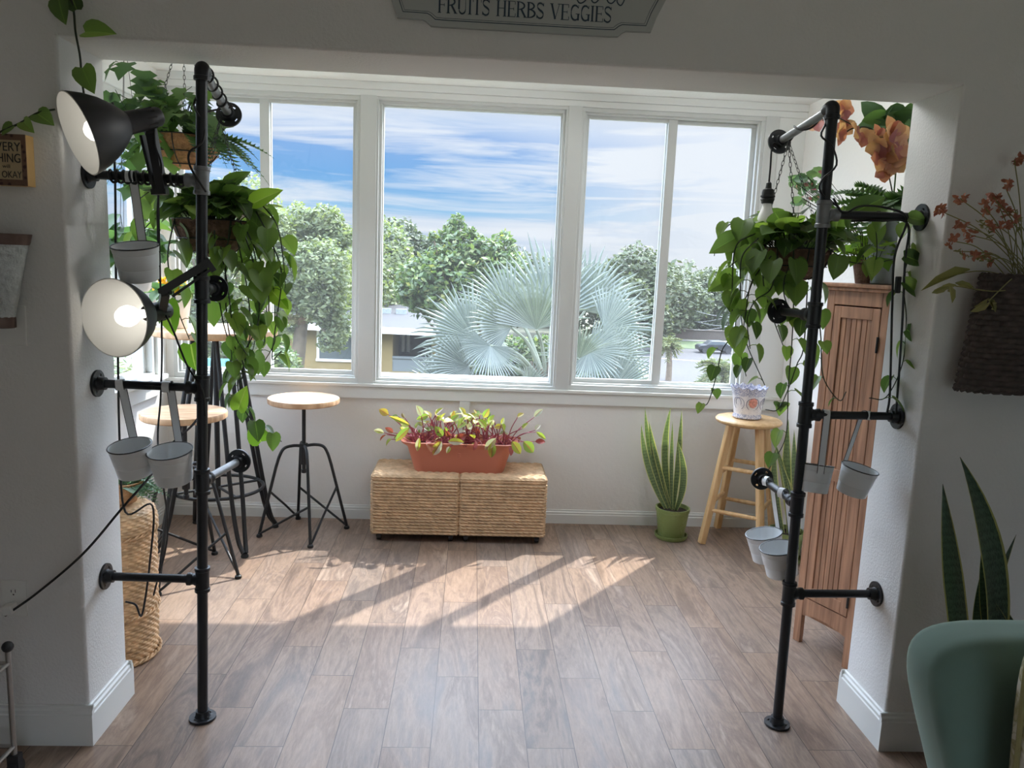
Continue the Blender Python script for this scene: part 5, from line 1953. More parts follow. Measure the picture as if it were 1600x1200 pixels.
stp = [KB + (0, -.01, .31), at(1385, 260, 2.86), at(1365, 205, 2.82), at(1335, 200, 2.78), at(1312, 212, 2.76), at(1300, 205, 2.75)]
sm = MB().tube(spline(stp, 6), .0028, 6)
sm.tube(spline([at(1340, 200, 2.78), at(1318, 188, 2.76), at(1300, 180, 2.76), at(1285, 188, 2.78)], 5), .002, 5)
so = sm.build('orchid_stem', M['stem'], t)
for u, v, s_ in ((1390, 205, .055), (1375, 225, .055), (1400, 215, .06), (1372, 250, .05), (1392, 250, .055), (1385, 235, .06), (1368, 215, .05), (1380, 268, .042), (1400, 255, .045), (1352, 215, .04), (1338, 205, .042), (1312, 185, .05), (1316, 172, .045), (1310, 208, .045), (1320, 200, .04), (1280, 192, .04), (1405, 232, .045)):
    c = at(u, v, 2.80 + random.uniform(-.05, .06))
    b_ = MB()
    fc = norm(rdir(-.3, .3) + np.array((-.2, -1.1, 0)))
    B = basis(fc)
    a0 = random.uniform(0, 6)
    for k in range(5):
        a = 2 * PI * k / 5 + a0
        h = B[:, 1] * math.cos(a) + B[:, 2] * math.sin(a)
        leaf(b_, c, norm(h + fc * random.uniform(.1, .9)), fc - h * .2, s_ * .95, s_ * 1.0, OVAL)
    b_.build('blossom', M['petal'], so)

# pale ivy pot beside the bucket
IP = cf(.135, .05, CH + .001)
t = thing('potted_ivy', 'light green ivy in a small brown pot at the front of the cabinet top', 'potted plant', IP)
MB().lathe([(.001, 0), (.042, 0), (.058, .08), (.06, .09), (.054, .09), (.05, .07), (.001, .07)], IP, n=32).build('pot', M['coco2'], t)
mound(t, IP + (0, 0, .09), .11, 60, (.05, .08), 'ivylight', up=.11, tm=IVY)
# pink-flecked plant
PP = cf(.05, .20, CH + .001)
t = thing('potted_plant', 'grey-green plant with pink flecked leaves at the back of the cabinet top', 'potted plant', PP)
MB().lathe([(.001, 0), (.04, 0), (.055, .08), (.057, .088), (.05, .088), (.046, .07), (.001, .07)], PP, n=32).build('pot', M['terracotta'], t)
M['pinkleaf'] = leafmat('grey_green_leaf', [(0, (.12, .22, .15, 1)), (1, (.22, .34, .24, 1))], .4, .5)
M['pinkpetal'] = leafmat('pink_leaf_centre', [(0, (.55, .16, .30, 1)), (1, (.65, .30, .42, 1))], .4, .5)
g1, g2, g3 = MB(), [], MB()
for i in range(46):
    c = at(random.uniform(1240, 1292), random.uniform(268, 318), 3.10 + random.uniform(-.06, .08))
    h = rdir(-.5, .4)
    L = random.uniform(.035, .055)
    leaf(g1, c, h, rdir() + np.array((0, -1, .3)), L, L * .75, OVAL)
    if i % 3 == 0:
        g2.append((c + norm((0, -1, .1)) * .008, h, L))
    if i % 2:
        g3.tube(spline([PP + (0, 0, .08), (PP + c) / 2 + (0, 0, .07), c], 4), .0012, 4)
lo = g1.build('leaves', M['pinkleaf'], t)
for c, h, L in g2:
    b_ = MB()
    leaf(b_, c, h, np.array((0, -1, .3)), L * .6, L * .4, OVAL)
    b_.build('pink_flower', M['pinkpetal'], t)
g3.build('stems', M['stem'], t)

# ------------------------------------------------------------------ dark wicker wall basket of dried flowers
random.seed(27)
wbx = at(1535, 430, 2.22)
wz1, wz0 = wbx[2], at(1510, 608, 2.22)[2]
wcx = wbx[0] + .155
t = thing('wall_basket', 'dark brown wicker wall basket of dried orange flowers on the partition', 'wall basket', (wcx, YF - .07, wz0))
nth, nz = 150, 150
th = np.arange(nth) * 2 * PI / nth
s_ = np.linspace(0, 1, nz)
TH, S_ = np.meshgrid(th, s_)
rows = 21
row = np.floor(S_ * rows)
fv = S_ * rows - row
d_ = .009 * np.sqrt(np.clip(1 - (2 * fv - 1) ** 2, 0, 1)) * (.5 + .5 * np.cos(TH * 20 + PI * (row % 2)))
rx_ = .182 - .035 * S_ + d_
P = np.stack([wcx + rx_ * np.cos(TH), YF - .068 + (.062 + d_) * np.sin(TH), wz0 + (wz1 - wz0) * S_], -1)
w = MB()
w.grid(P, True)
w.prism([(wcx + .178 * math.cos(a), YF - .068 + .06 * math.sin(a)) for a in th[::5]], wz0, wz0 + .01, lambda a, q, b_: (a, b_, q))
w.build('body', M['darkwicker'], t)
a = np.arange(70) * 2 * PI / 70
for zz, rr, nm in ((wz1, .147, 'braided_rim'), (wz0, .184, 'braided_foot')):
    w = MB()
    for ph in (0, PI):
        w.tube(np.stack([wcx + (rr + .004 * np.cos(a * 17 + ph)) * np.cos(a), YF - .068 + (.06 + .004 * np.cos(a * 17 + ph)) * np.sin(a), zz + .005 * np.sin(a * 17 + ph)], 1), .0045, 5, closed=True)
    w.build(nm, M['darkwicker'], t)
M['dried'] = leafmat('dried_orange_flower', [(0, (.34, .12, .09, 1)), (1, (.46, .20, .14, 1))], .2, .7)
M['driedleaf'] = leafmat('dried_olive_leaf', [(0, (.13, .13, .05, 1)), (1, (.32, .30, .14, 1))], .25, .7)
ends = [(1466, 328), (1488, 376), (1500, 350), (1512, 366), (1530, 345), (1540, 325), (1552, 308), (1560, 320), (1515, 400), (1525, 395), (1540, 405), (1575, 330), (1570, 290), (1585, 250), (1590, 330), (1580, 345), (1555, 350), (1467, 436), (1500, 310), (1490, 392)]
for i, (u, v) in enumerate(ends):
    e = at(u, v, 2.20 + random.uniform(-.04, .04))
    b_ = np.array((wcx + random.uniform(-.07, .05), YF - .07, wz1 - .02))
    s2 = MB().tube(spline([b_, b_ * .45 + e * .55 + (0, 0, .03), e], 6), .0015, 5)
    so = s2.build('dried_stem', M['driedleaf'], t)
    fl_ = MB()
    if i == 17:
        leaf(fl_, e + (.09, 0, .03), e - (e + (.09, 0, .03)), (0, -1, 1), .14, .03, LANCE)
        fl_.build('dried_leaf', M['driedleaf'], so)
    elif i % 5 == 4:
        for k in range(14):
            q = e + (b_ - e) * k * .022
            leaf(fl_, q, rdir(-.2, .6), rdir(), .016, .006, LANCE)
        fl_.build('seed_head', M['driedleaf'], so)
    else:
        for k in range(4):
            q = e + rdir() * .014
            for j in range(6):
                leaf(fl_, q, rdir() , rdir(), .016, .010, OVAL)
        fl_.build('dried_flower', M['dried'], so)
for i, ((u, v), (u2, v2)) in enumerate((((1560, 455), (1488, 446)), ((1590, 430), (1545, 470)))):
    e = at(u2, v2, 2.16)
    b_ = np.array((wcx, YF - .09, wz1 - .01))
    s2 = MB().tube(spline([b_, at(u, v, 2.18), e], 6), .0018, 5)
    so = s2.build('dried_stem', M['driedleaf'], t)
    fl_ = MB()
    for k in range(5):
        leaf(fl_, e + rdir() * .01, rdir(-1, 0), (0, -1, .2), .05, .018, LANCE)
    fl_.build('dried_leaf', M['driedleaf'], so)
# ------------------------------------------------------------------ outside, seen from an upper floor
GZ = -6.0
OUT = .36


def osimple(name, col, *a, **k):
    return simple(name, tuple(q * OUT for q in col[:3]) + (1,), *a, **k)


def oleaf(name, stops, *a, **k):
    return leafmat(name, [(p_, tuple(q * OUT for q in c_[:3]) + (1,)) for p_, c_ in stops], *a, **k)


random.seed(77)


def ground_strip(name, pts, z, mat):
    mb = MB()
    mb.prism([(a, b_) for a, b_ in pts], z - .05, z, lambda a, s_, b_: (a, b_, s_))
    return struct(mb.build(name, mat, smooth=False))


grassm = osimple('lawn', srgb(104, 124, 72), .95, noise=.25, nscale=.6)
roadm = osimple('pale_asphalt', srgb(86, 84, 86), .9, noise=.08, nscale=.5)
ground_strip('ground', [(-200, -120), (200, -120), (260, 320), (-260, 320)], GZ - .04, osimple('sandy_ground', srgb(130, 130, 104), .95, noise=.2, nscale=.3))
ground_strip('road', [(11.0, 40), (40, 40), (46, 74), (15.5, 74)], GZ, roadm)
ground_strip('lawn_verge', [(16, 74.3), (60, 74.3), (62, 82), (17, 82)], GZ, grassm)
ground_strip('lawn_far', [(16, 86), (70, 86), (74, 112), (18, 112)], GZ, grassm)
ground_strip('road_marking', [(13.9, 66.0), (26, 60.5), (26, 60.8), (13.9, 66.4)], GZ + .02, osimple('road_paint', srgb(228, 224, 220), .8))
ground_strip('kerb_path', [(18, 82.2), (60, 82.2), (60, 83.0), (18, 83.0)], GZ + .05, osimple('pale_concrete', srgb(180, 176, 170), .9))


def leafcloud(blobs, n, size, flat=.5):
    """many small leaves spread through lumpy rounded masses"""
    vols = np.array([b_[1][0] * b_[1][1] + b_[1][0] * b_[1][2] for b_ in blobs])
    cnt = np.maximum((n * vols / vols.sum()).astype(int), 8)
    Vs, Fs, k0 = [], [], 0
    for (c, r_), m in zip(blobs, cnt):
        d = rng.normal(size=(m, 3))
        d /= np.linalg.norm(d, axis=1, keepdims=True)
        ph = rng.uniform(0, 6.28, 6)
        lump = 1 + .12 * np.sin(d[:, 0] * 7 + ph[0]) * np.sin(d[:, 2] * 8 + ph[1]) + .10 * np.sin(d[:, 1] * 11 + ph[2] + d[:, 2] * 9)
        rad = rng.uniform(.55, 1.0, m) ** .5 * lump
        P = np.asarray(c) + d * rad[:, None] * np.asarray(r_)
        a = rng.normal(size=(m, 3))
        a[:, 2] *= .6
        a /= np.linalg.norm(a, axis=1, keepdims=True)
        nn = d * .7 + rng.normal(size=(m, 3)) * flat + (0, 0, .5)
        b_ = np.cross(nn, a)
        b_ /= np.maximum(np.linalg.norm(b_, axis=1, keepdims=True), 1e-6)
        s_ = size * rng.uniform(.6, 1.3, m)[:, None]
        V = np.stack([P - a * s_, P + b_ * s_ * .5, P + a * s_, P - b_ * s_ * .5], 1)
        Vs.append(V.reshape(-1, 3))
        Fs.append(np.arange(m * 4).reshape(m, 4) + k0)
        k0 += m * 4
    return np.concatenate(Vs), np.concatenate(Fs)


def tree(label, name, base, blobs, n, size, mat, group=None, trunk=.18, split=.55):
    t_ = thing(name, label, 'tree', base, group)
    V, F = leafcloud(blobs, n, size)
    c = MB()
    c.add(V, F)
    c.build('crown', mat, t_, False)
    tb = MB()
    top_ = np.mean([b_[0] for b_ in blobs], 0)
    base = np.asarray(base, float)
    fork = base + (top_ - base) * split
    tb.tube(spline([base, base + (fork - base) * .5 + (trunk * .6, 0, 0), fork], 5), np.linspace(trunk, trunk * .65, 11), 10)
    for b_ in blobs:
        e = np.asarray(b_[0], float)
        tb.tube(spline([fork, fork * .5 + e * .5 + (0, 0, trunk), e], 4), np.linspace(trunk * .5, trunk * .12, 9), 7)
    tb.build('trunk', M['bark'], t_)
    return t_


def blobset(c, r_, k, spread=.75, rs=(.4, .62)):
    c, r_ = np.asarray(c, float), np.asarray(r_, float)
    out = [(c, r_ * .7)]
    for i in range(k):
        h = rdir(-.8, 1)
        out.append((c + h * r_ * spread, r_ * random.uniform(*rs)))
    return out


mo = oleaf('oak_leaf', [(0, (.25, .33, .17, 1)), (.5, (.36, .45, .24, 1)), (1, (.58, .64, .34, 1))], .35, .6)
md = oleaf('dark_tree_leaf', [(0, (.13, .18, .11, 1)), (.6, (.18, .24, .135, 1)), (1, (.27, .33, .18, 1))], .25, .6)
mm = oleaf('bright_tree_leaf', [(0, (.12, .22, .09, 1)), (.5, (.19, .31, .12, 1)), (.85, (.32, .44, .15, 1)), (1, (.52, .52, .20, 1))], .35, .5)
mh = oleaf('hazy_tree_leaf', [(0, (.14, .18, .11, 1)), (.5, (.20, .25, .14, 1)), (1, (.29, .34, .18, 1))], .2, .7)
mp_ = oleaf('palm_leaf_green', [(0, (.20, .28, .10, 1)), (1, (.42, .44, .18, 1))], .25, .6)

# oaks nearest the building
c = at(478, 450, 15)
tree('big pale green oak filling the slider window beside the hanging pothos', 'oak_tree', (at(395, 500, 15)[0], 15.2, GZ), blobset(at(485, 425, 15.2), (1.05, 1.1, .95), 9) + blobset(at(435, 375, 15), (.7, .8, .6), 6) + blobset(at(505, 372, 15.3), (.55, .7, .5), 4) + blobset(at(432, 470, 15), (.45, .6, .6), 4) + blobset(at(527, 515, 14.6), (.36, .4, .42), 4) + blobset(at(500, 490, 14.8), (.4, .4, .3), 3), 34000, .05, mo, split=.97)
c = at(350, 430, 17)
tree('oak behind the hanging pothos, next to the big pale oak', 'oak_tree', (c[0], 17, GZ), blobset(c, (1.7, 1.5, 1.9), 9), 18000, .06, mo)
tree('leafy tree seen through the side window behind the lower clamp lamp', 'oak_tree', (-8.6, 12, GZ), blobset((-8.4, 12.0, -1.2), (3.0, 2.4, 2.1), 9), 16000, .085, mo)
c = at(570, 455, 30)
tree('mid green tree behind the oak, against the window post', 'oak_tree', (c[0], 30, GZ), blobset(c, (1.9, 1.8, 2.4), 7), 8000, .12, mo)
c = at(625, 425, 42)
tree('dark rounded tree above the grey roof', 'oak_tree', (c[0], 42, GZ), blobset(c, (2.3, 2.0, 2.2), 9), 9000, .14, md)
c = at(668, 430, 46)
tree('dark tree between the rounded tree and the bright green one', 'oak_tree', (c[0], 46, GZ), blobset(c, (2.4, 2.2, 2.0), 7), 7000, .15, md)
# bright green tree with upright leading shoots
bl = []
for u, v, r_ in ((700, 445, 1.05), (660, 440, .7), (740, 430, .9), (720, 395, .62), (712, 362, .34), (714, 343, .18), (765, 440, .75), (690, 410, .5), (650, 455, .5), (785, 385, .33), (790, 368, .16), (760, 395, .42), (735, 470, .8), (680, 468, .55), (640, 462, .32), (790, 430, .7), (745, 375, .2), (690, 372, .2), (676, 368, .12), (735, 362, .14)):
    bl.append((at(u, v, 20 + random.uniform(-.5, .5)), np.array((r_, r_, r_ * .9))))
tree('bright green tree with upright shoots beside the silver palm', 'fruit_tree', (at(772, 480, 20)[0], 20, GZ), bl, 15000, .085, mm, trunk=.14)
# tree line beyond the road
spots = [('rounded tree just past the silver palm fronds, tallest of the line', 1000, 455, 78, 4.4, 4.0), ('tree of the line in front of the window mullion', 1045, 470, 84, 3.6, 3.2), ('low tree behind the utility pole', 1075, 470, 96, 4.6, 4.2), ('olive tree over the lawn near the pothos leaves', 1112, 480, 98, 4.6, 4.6), ('tree of the line hidden mostly by the hanging pothos', 1160, 475, 92, 4.8, 4.6), ('small tree close to the edge of the silver palm, low in the line', 985, 500, 70, 3.0, 3.4), ('tree of the line showing between the palm and the mullion base', 1030, 505, 90, 3.6, 2.9)]
for lab, u, v, y, rx, rz in spots:
    c = at(u, v, y)
    tree(lab, 'tree', (c[0], y, GZ), blobset(c, (rx, rx * .8, rz), 8), 6500, .28, mh, 'trees of the far tree line', .3)
for i, (u, v, y) in enumerate(((900, 470, 85), (840, 470, 95), (1215, 470, 90), (790, 455, 80))):
    c = at(u, v, y)
    tree(('tree behind the middle of the silver palm', 'tree behind the top fan of the silver palm', 'tree behind the hanging pothos basket by the cabinet', 'tree behind the bright green tree')[i], 'tree', (c[0], y, GZ), blobset(c, (4.8, 3.8, 3.8), 7), 4500, .3, mh, 'trees of the far tree line', .3)
# distant wooded belt that closes the horizon
belt = []
for x_ in np.arange(-150, 190, 9.0):
    belt.append(((x_ + random.uniform(-2, 2), 150 + random.uniform(-6, 6), GZ + 2.4 + random.uniform(-1, 1.6)), (7.5, 5, 4.6 + random.uniform(-1, 1.2))))
V, F = leafcloud(belt, 22000, .75)
o = MB().add(V, F).build('treeline', mh, None, False)
tag(o, 'distant belt of trees along the horizon', 'tree line', kind='stuff')

# small palms by the drive
def brush_palm(label, u, v0, v1, y, r_, n):
    b_, c_ = at(u, v0, y), at(u, v1, y)
    b_[2] = GZ
    t_ = thing('palm_tree', label, 'palm', b_)
    MB().tube(spline([b_, (b_ + c_) / 2 + (.06, 0, 0), c_], 5), np.linspace(.22, .16, 11), 10).build('trunk', M['bark'], t_)
    f_ = MB()
    for i in range(n):
        h = rdir(-.75, .95)
        L = r_ * random.uniform(.75, 1.1)
        P_ = spline([c_, c_ + h * L * .55 + (0, 0, .1 * L), c_ + h * L + (0, 0, -.22 * L)], 5)
        s_ = norm(np.cross(h, (0, 0, 1)))
        for j in range(2, len(P_)):
            for sg in (-1, 1):
                q = norm(s_ * sg + h * .8 + (0, 0, -.35))
                leaf(f_, P_[j], q, rdir(), r_ * .32, r_ * .05, LANCE)
        f_.tube(P_, .012, 4)
    f_.build('fronds', mp_, t_, False)


brush_palm('small yellow-green palm standing at the edge of the drive past the mullion', 1045, 585, 540, 52, .95, 60)
brush_palm('green palm top at the bottom of the window beside the ceramic pot', 1124, 640, 585, 34, 1.0, 60)

# silver fan palm
PC = at(856, 590, 14)
t = thing('silver_fan_palm', 'large silver-blue fan palm filling the middle of the view', 'palm', (PC[0], 14, GZ))
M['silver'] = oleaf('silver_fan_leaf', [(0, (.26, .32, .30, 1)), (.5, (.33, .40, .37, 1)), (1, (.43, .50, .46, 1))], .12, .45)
M['petiole'] = osimple('pale_petiole', srgb(176, 186, 162), .6, noise=.12, nscale=6)
MB().tube(spline([(PC[0] + .25, 14.1, GZ), (PC[0] + .1, 14.05, GZ + 2.5), PC - (0, 0, .25)], 6), np.linspace(.28, .24, 13), 16).build('trunk', M['bark'], t)
bo = MB()
for i in range(26):
    h = rdir(.0, .9)
    bo.tube([PC - (0, 0, .5), PC + h * .22 - (0, 0, .2), PC + h * .5 + (0, 0, -.05)], [.05, .06, .02], 6)
bo.build('boot_fibres', M['bark'], t)


def fan_frond(hub, outd, face, r_, span=R(250), n=44, fold=.16):
    """a pleated fan: outd is the middle rib, face the side it shows"""
    outd = norm(outd)
    face = np.asarray(face, float)
    face = norm(face - outd * face.dot(outd))
    s_ = np.cross(face, outd)
    f_ = MB()
    rad = lambda a, k: k * r_ * (.62 + .38 * math.cos(a * .62))
    st_ = .52
    for i in range(n):
        a0 = -span / 2 + span * i / n
        a1 = -span / 2 + span * (i + 1) / n
        am = (a0 + a1) / 2
        dr = lambda a: outd * math.cos(a) + s_ * math.sin(a)
        k = random.uniform(.9, 1.06)
        cup = lambda a, q: face * (fold * r_ * q * q * (.4 + abs(a) * .35))
        ri = .03 * r_
        p0 = hub + dr(a0) * ri
        p1 = hub + dr(a1) * ri
        ridge = face * .012 * r_
        e0 = hub + dr(a0) * rad(a0, st_) + cup(a0, st_)
        e1 = hub + dr(a1) * rad(a1, st_) + cup(a1, st_)
        em = hub + dr(am) * rad(am, st_ * 1.02) + cup(am, st_) + ridge * 2.2
        droop = np.array((0, 0, -.06 * r_ * random.uniform(.2, 2.0)))
        tw = dr(am + random.uniform(-.03, .03))
        tip = hub + tw * rad(am, 1.0 * k) + cup(am, 1.0) + droop
        q0 = hub + dr(a0 + (am - a0) * .55) * rad(a0, .78 * k) + cup(am, .8) + droop * .3
        q1 = hub + dr(a1 + (am - a1) * .55) * rad(a1, .78 * k) + cup(am, .8) + droop * .3
        qm = hub + dr(am) * rad(am, .82 * k) + cup(am, .82) + droop * .3 + ridge
        V_ = [p0, p1, e0, em, e1, q0, qm, q1, tip, hub]
        f_.add(V_, [(9, 2, 3), (9, 3, 4), (2, 5, 6, 3), (3, 6, 7, 4), (5, 8, 6), (6, 8, 7)])
    return f_


random.seed(63)
# hub pixel, distance, direction of the middle rib in the picture (degrees, 0 = right, 90 = up), lean towards the viewer, radius
FR = [
    (862, 498, 14.4, 98, .0, 1.62, 170), (914, 486, 14.6, 62, .0, 1.35, 150), (800, 486, 14.2, 158, .1, 1.12, 150), (799, 512, 13.5, 118, .55, 1.05, 230),
    (741, 528, 13.4, 172, .25, 1.15, 190), (722, 512, 14.0, 118, .0, .62, 120), (944, 514, 13.9, 18, .2, 1.0, 190), (920, 548, 13.2, 330, .6, .8, 230),
    (949, 560, 13.4, 345, .3, .92, 180), (733, 573, 13.2, 205, .3, 1.0, 190), (766, 540, 13.0, 255, .6, .72, 220), (838, 515, 13.3, 100, .6, 1.15, 150),
    (905, 560, 12.9, 118, .5, .75, 160), (700, 612, 13.1, 165, .3, .95, 150), (960, 606, 13.0, 15, .4, .85, 150), (825, 606, 12.9, 40, .6, .6, 140),
    (880, 470, 15.0, 84, -.2, 1.1, 120),
]
for u, v, y, deg, lean, r_, sp_deg in FR:
    hub = at(u, v, y)
    a = R(deg)
    outd = norm(_R * math.cos(a) + _U * math.sin(a) + np.array((0, -lean, 0)))
    face = norm(np.array((random.uniform(-.35, .35), -1.0, .35 + random.uniform(-.2, .3))) + norm(PC - hub) * .3)
    po = MB().tube(spline([PC + norm(hub - PC) * .12 - (0, 0, .15), PC * .45 + hub * .55 + (0, 0, .12), hub], 6), np.linspace(.045, .022, 13), 7).build('petiole', M['petiole'], t)
    fan_frond(hub, outd, face, r_, R(sp_deg), max(int(sp_deg / 5.2), 20), random.uniform(.08, .22)).build('fan', M['silver'], po, False)
bush = blobset(at(820, 585, 15.8), (1.3, .6, .7), 7) + blobset(at(930, 600, 15.8), (.9, .6, .6), 5)
c = at(800, 590, 15.5)
t2 = thing('shrub', 'green shrub growing behind the petioles of the silver palm', 'shrub', (c[0], c[1], GZ))
V, F = leafcloud(bush + blobset(at(790, 640, 15.5), (.9, .7, .7), 4), 12000, .075)
MB().add(V, F).build('foliage', mm, t2, False)
MB().tube([(c[0], c[1], GZ), c], [.1, .05], 8).build('stem', M['bark'], t2)
c = at(445, 575, 12.5)
t2 = thing('shrub', 'yellow-green shrub in front of the yellow wall at the bottom of the slider window', 'shrub', (c[0], c[1], GZ))
V, F = leafcloud(blobset(c, (.36, .4, .36), 5) + blobset(at(470, 610, 12.5), (.5, .5, .4), 4), 4500, .05)
MB().add(V, F).build('foliage', mm, t2, False)
MB().tube([(c[0], c[1], GZ), c], [.08, .04], 8).build('stem', M['bark'], t2)

# yellow house with grey roof
hy = 25.0
t = thing('house', 'yellow house with shallow grey roof and a dark porch opening behind the silver palm', 'house', (-4, hy, GZ))
yellow = osimple('yellow_stucco', srgb(196, 170, 112), .9, noise=.05, nscale=3)
w1 = at(614, 507, hy)
e1 = at(672, 590, hy)
left = -8.2
ez = at(600, 512, hy)[2]
zw0, zw1 = at(616, 560, hy)[2], at(616, 517, hy)[2]
w = MB()
w.box((left, hy, GZ), (w1[0], hy + 6, ez))
w.box((w1[0], hy, GZ), (e1[0], hy + 6, at(640, 581, hy)[2]))
w.box((e1[0] - .0, hy + .3, GZ), (e1[0] + .3, hy + 6, ez - .2))
w.build('wall', yellow, t, False)
bw = MB()
bw.box((w1[0], hy + .02, at(640, 581, hy)[2]), (e1[0] + .3, hy + .1, zw0))
bw.box((w1[0], hy - .02, zw0), (e1[0] + .3, hy + .12, zw0 + .07))
bw.build('porch_parapet', osimple('blue_grey_siding', srgb(158, 168, 172), .8), t, False)
MB().box((w1[0], hy + .0, zw1), (e1[0] + .3, hy + .3, ez)).build('porch_lintel', M['trim'], t, False)
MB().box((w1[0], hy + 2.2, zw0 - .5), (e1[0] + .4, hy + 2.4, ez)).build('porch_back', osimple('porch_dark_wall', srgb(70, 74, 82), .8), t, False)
for q in (.12, .3):
    MB().box((w1[0] + q, hy + 1.9, zw0), (w1[0] + q + .1, hy + 2.0, zw1)).build('porch_post', M['trim'], t, False)
fz = at(497, 560, hy)[2]
wx0, wx1 = at(499, 548, hy)[0], at(560, 548, hy)[0]
f_ = MB()
f_.box((wx0 - .1, hy - .05, fz - .08), (wx1 + .1, hy + .02, fz))
f_.box((wx0 - .08, hy - .03, fz), (wx0, hy + .02, fz + 1.1))
f_.box((wx1, hy - .03, fz), (wx1 + .08, hy + .02, fz + 1.1))
f_.box((wx0 - .08, hy - .03, fz + 1.1), (wx1 + .08, hy + .02, fz + 1.18))
fo = f_.build('window', M['trim'], t, False)
MB().box((wx0, hy - .02, fz), (wx1, hy + .01, fz + 1.1)).build('window_pane', osimple('dim_window', srgb(110, 122, 126), .15), fo, False)
# roof slopes up and away from the eave
rz0, rz1 = at(640, 512, hy)[2], at(640, 478, hy + 5)[2]
rf = MB()
ry0, ry1 = hy - .5, hy + 5
V = [(left, ry0, rz0 + .10), (e1[0] + .9, ry0, rz0 - .0), (e1[0] + .9, ry1, rz1), (left, ry1, rz1 + .1)]
V += [(a, b_, z - .12) for a, b_, z in V]
rf.add(V, [(0, 1, 2, 3), (7, 6, 5, 4), (0, 4, 5, 1), (1, 5, 6, 2), (2, 6, 7, 3), (3, 7, 4, 0)])
rf.build('roof', osimple('grey_shingle', srgb(92, 91, 94), .9, noise=.12, nscale=7), t, False)
fb = MB()
V = [(left, ry0 - .04, rz0 + .1), (e1[0] + .9, ry0 - .04, rz0), (e1[0] + .9, ry0 - .04, rz0 - .2), (left, ry0 - .04, rz0 - .1)]
V += [(a, b_ + .04, z) for a, b_, z in V]
fb.add(V, [(3, 2, 1, 0), (4, 5, 6, 7), (0, 1, 5, 4), (1, 2, 6, 5), (2, 3, 7, 6), (3, 0, 4, 7)])
fb.build('fascia', M['trim'], t, False)
for u, v in ((603, 486), (627, 489)):
    c = at(u, v, hy + 2.6)
    zr = rz0 + (rz1 - rz0) * (2.6 + .5) / 5.5
    MB().box((c[0] - .18, c[1] - .1, zr - .1), (c[0] + .18, c[1] + .15, zr + .2)).build('roof_vent', M['steel'], t, False)

# turquoise patterned box standing outside on the sill
ta, tb = at(283, 566, 4.66), at(411, 573, 4.66)
tz0 = .853
tq, nt, N, L, b = newmat('turquoise_pattern')
tc = nd(nt, 'ShaderNodeTexCoord')
vo = nd(nt, 'ShaderNodeTexVoronoi', i_Scale=38.0)
L.new(tc.outputs['Object'], vo.inputs['Vector'])
L.new(ramp(nt, vo.outputs['Distance'], [(.28, srgb(64, 150, 190)), (.36, srgb(140, 206, 216))]), b.inputs['Base Color'])
t = thing('window_box', 'turquoise patterned trough outside the slider window beside the mullion', 'trough', ((ta[0] + tb[0]) / 2, 4.69, tz0))
x0_, x1_ = ta[0], tb[0]
zt_ = at(400, 565, 4.66)[2]
q = MB()
q.box((x0_, 4.655, tz0), (x1_, 4.661, zt_))
q.box((x0_, 4.729, tz0), (x1_, 4.735, zt_))
q.box((x0_, 4.661, tz0), (x0_ + .006, 4.729, zt_))
q.box((x1_ - .006, 4.661, tz0), (x1_, 4.729, zt_))
q.box((x0_, 4.655, tz0 - .004), (x1_, 4.735, tz0))
q.build('trough', tq, t, False)
struct(MB().box((SXL - .16, YW + .12, .80), (SXR + .16, YW + .28, .848)).build('window_sill', M['trim'], smooth=False))

# road side: fence, car, pole, wires, street lamp
fn = thing('boundary_fence', 'low brown fence along the lawn across the road', 'fence', (28, 85, GZ))
MB().box((18, 84.8, GZ), (60, 85.1, GZ + .95)).build('panel', osimple('brown_fence', srgb(120, 108, 100), .9, noise=.1, nscale=2), fn, False)
MB().box((18, 84.7, GZ + .95), (60, 85.2, GZ + 1.05)).build('coping', osimple('fence_cap', srgb(136, 124, 116), .9), fn, False)
cx = at(1116, 553, 71)
CY_ = 71.0
t = thing('car', 'dark car parked on the road past the drive', 'car', (cx[0], CY_, GZ))
prof = [(-2.1, .35), (-2.15, .75), (-1.9, .92), (-1.25, 1.0), (-.65, 1.42), (.75, 1.45), (1.45, 1.02), (2.1, .95), (2.2, .6), (2.15, .35)]
MB().prism(prof, -.85, .85, lambda a, s_, z: (cx[0] + a * .8, CY_ + s_ * .8, GZ + z * .8)).build('body', osimple('dark_car_paint', srgb(52, 56, 64), .3), t, False, bevel=.06)
MB().prism([(-1.12, 1.0), (-.62, 1.36), (.7, 1.38), (1.2, 1.02)], -.87, .87, lambda a, s_, z: (cx[0] + a * .8, CY_ + s_ * .8, GZ + z * .8)).build('side_glass', osimple('car_glass', srgb(120, 132, 140), .1), t, False)
for dx in (-1.35, 1.35):
    for dy in (-.8, .8):
        MB().cyl((cx[0] + dx * .8, CY_ + dy * .8 - .1, GZ + .27), (cx[0] + dx * .8, CY_ + dy * .8 + .1, GZ + .27), .27, 20).build('wheel', M['blackm'], t)
pb = at(1060, 515, 90)
pb[2] = GZ
pt_ = at(1066, 450, 90)
t = thing('utility_pole', 'weathered utility pole with red transformer and wires beyond the lawn', 'utility pole', pb)
MB().tube([pb, pt_], [.17, .12], 10).build('pole', osimple('pole_wood', srgb(158, 150, 142), .9), t)
MB().box(pt_ + (-1.0, -.06, -.9), pt_ + (1.0, .06, -.75)).build('crossarm', osimple('crossarm_wood', srgb(150, 142, 134), .9), t, False)
rc = at(1070, 462, 89.7)
MB().cyl(rc - (0, 0, .5), rc + (0, 0, .5), .3, 14).build('transformer', osimple('red_paint', srgb(196, 84, 74), .5), t)
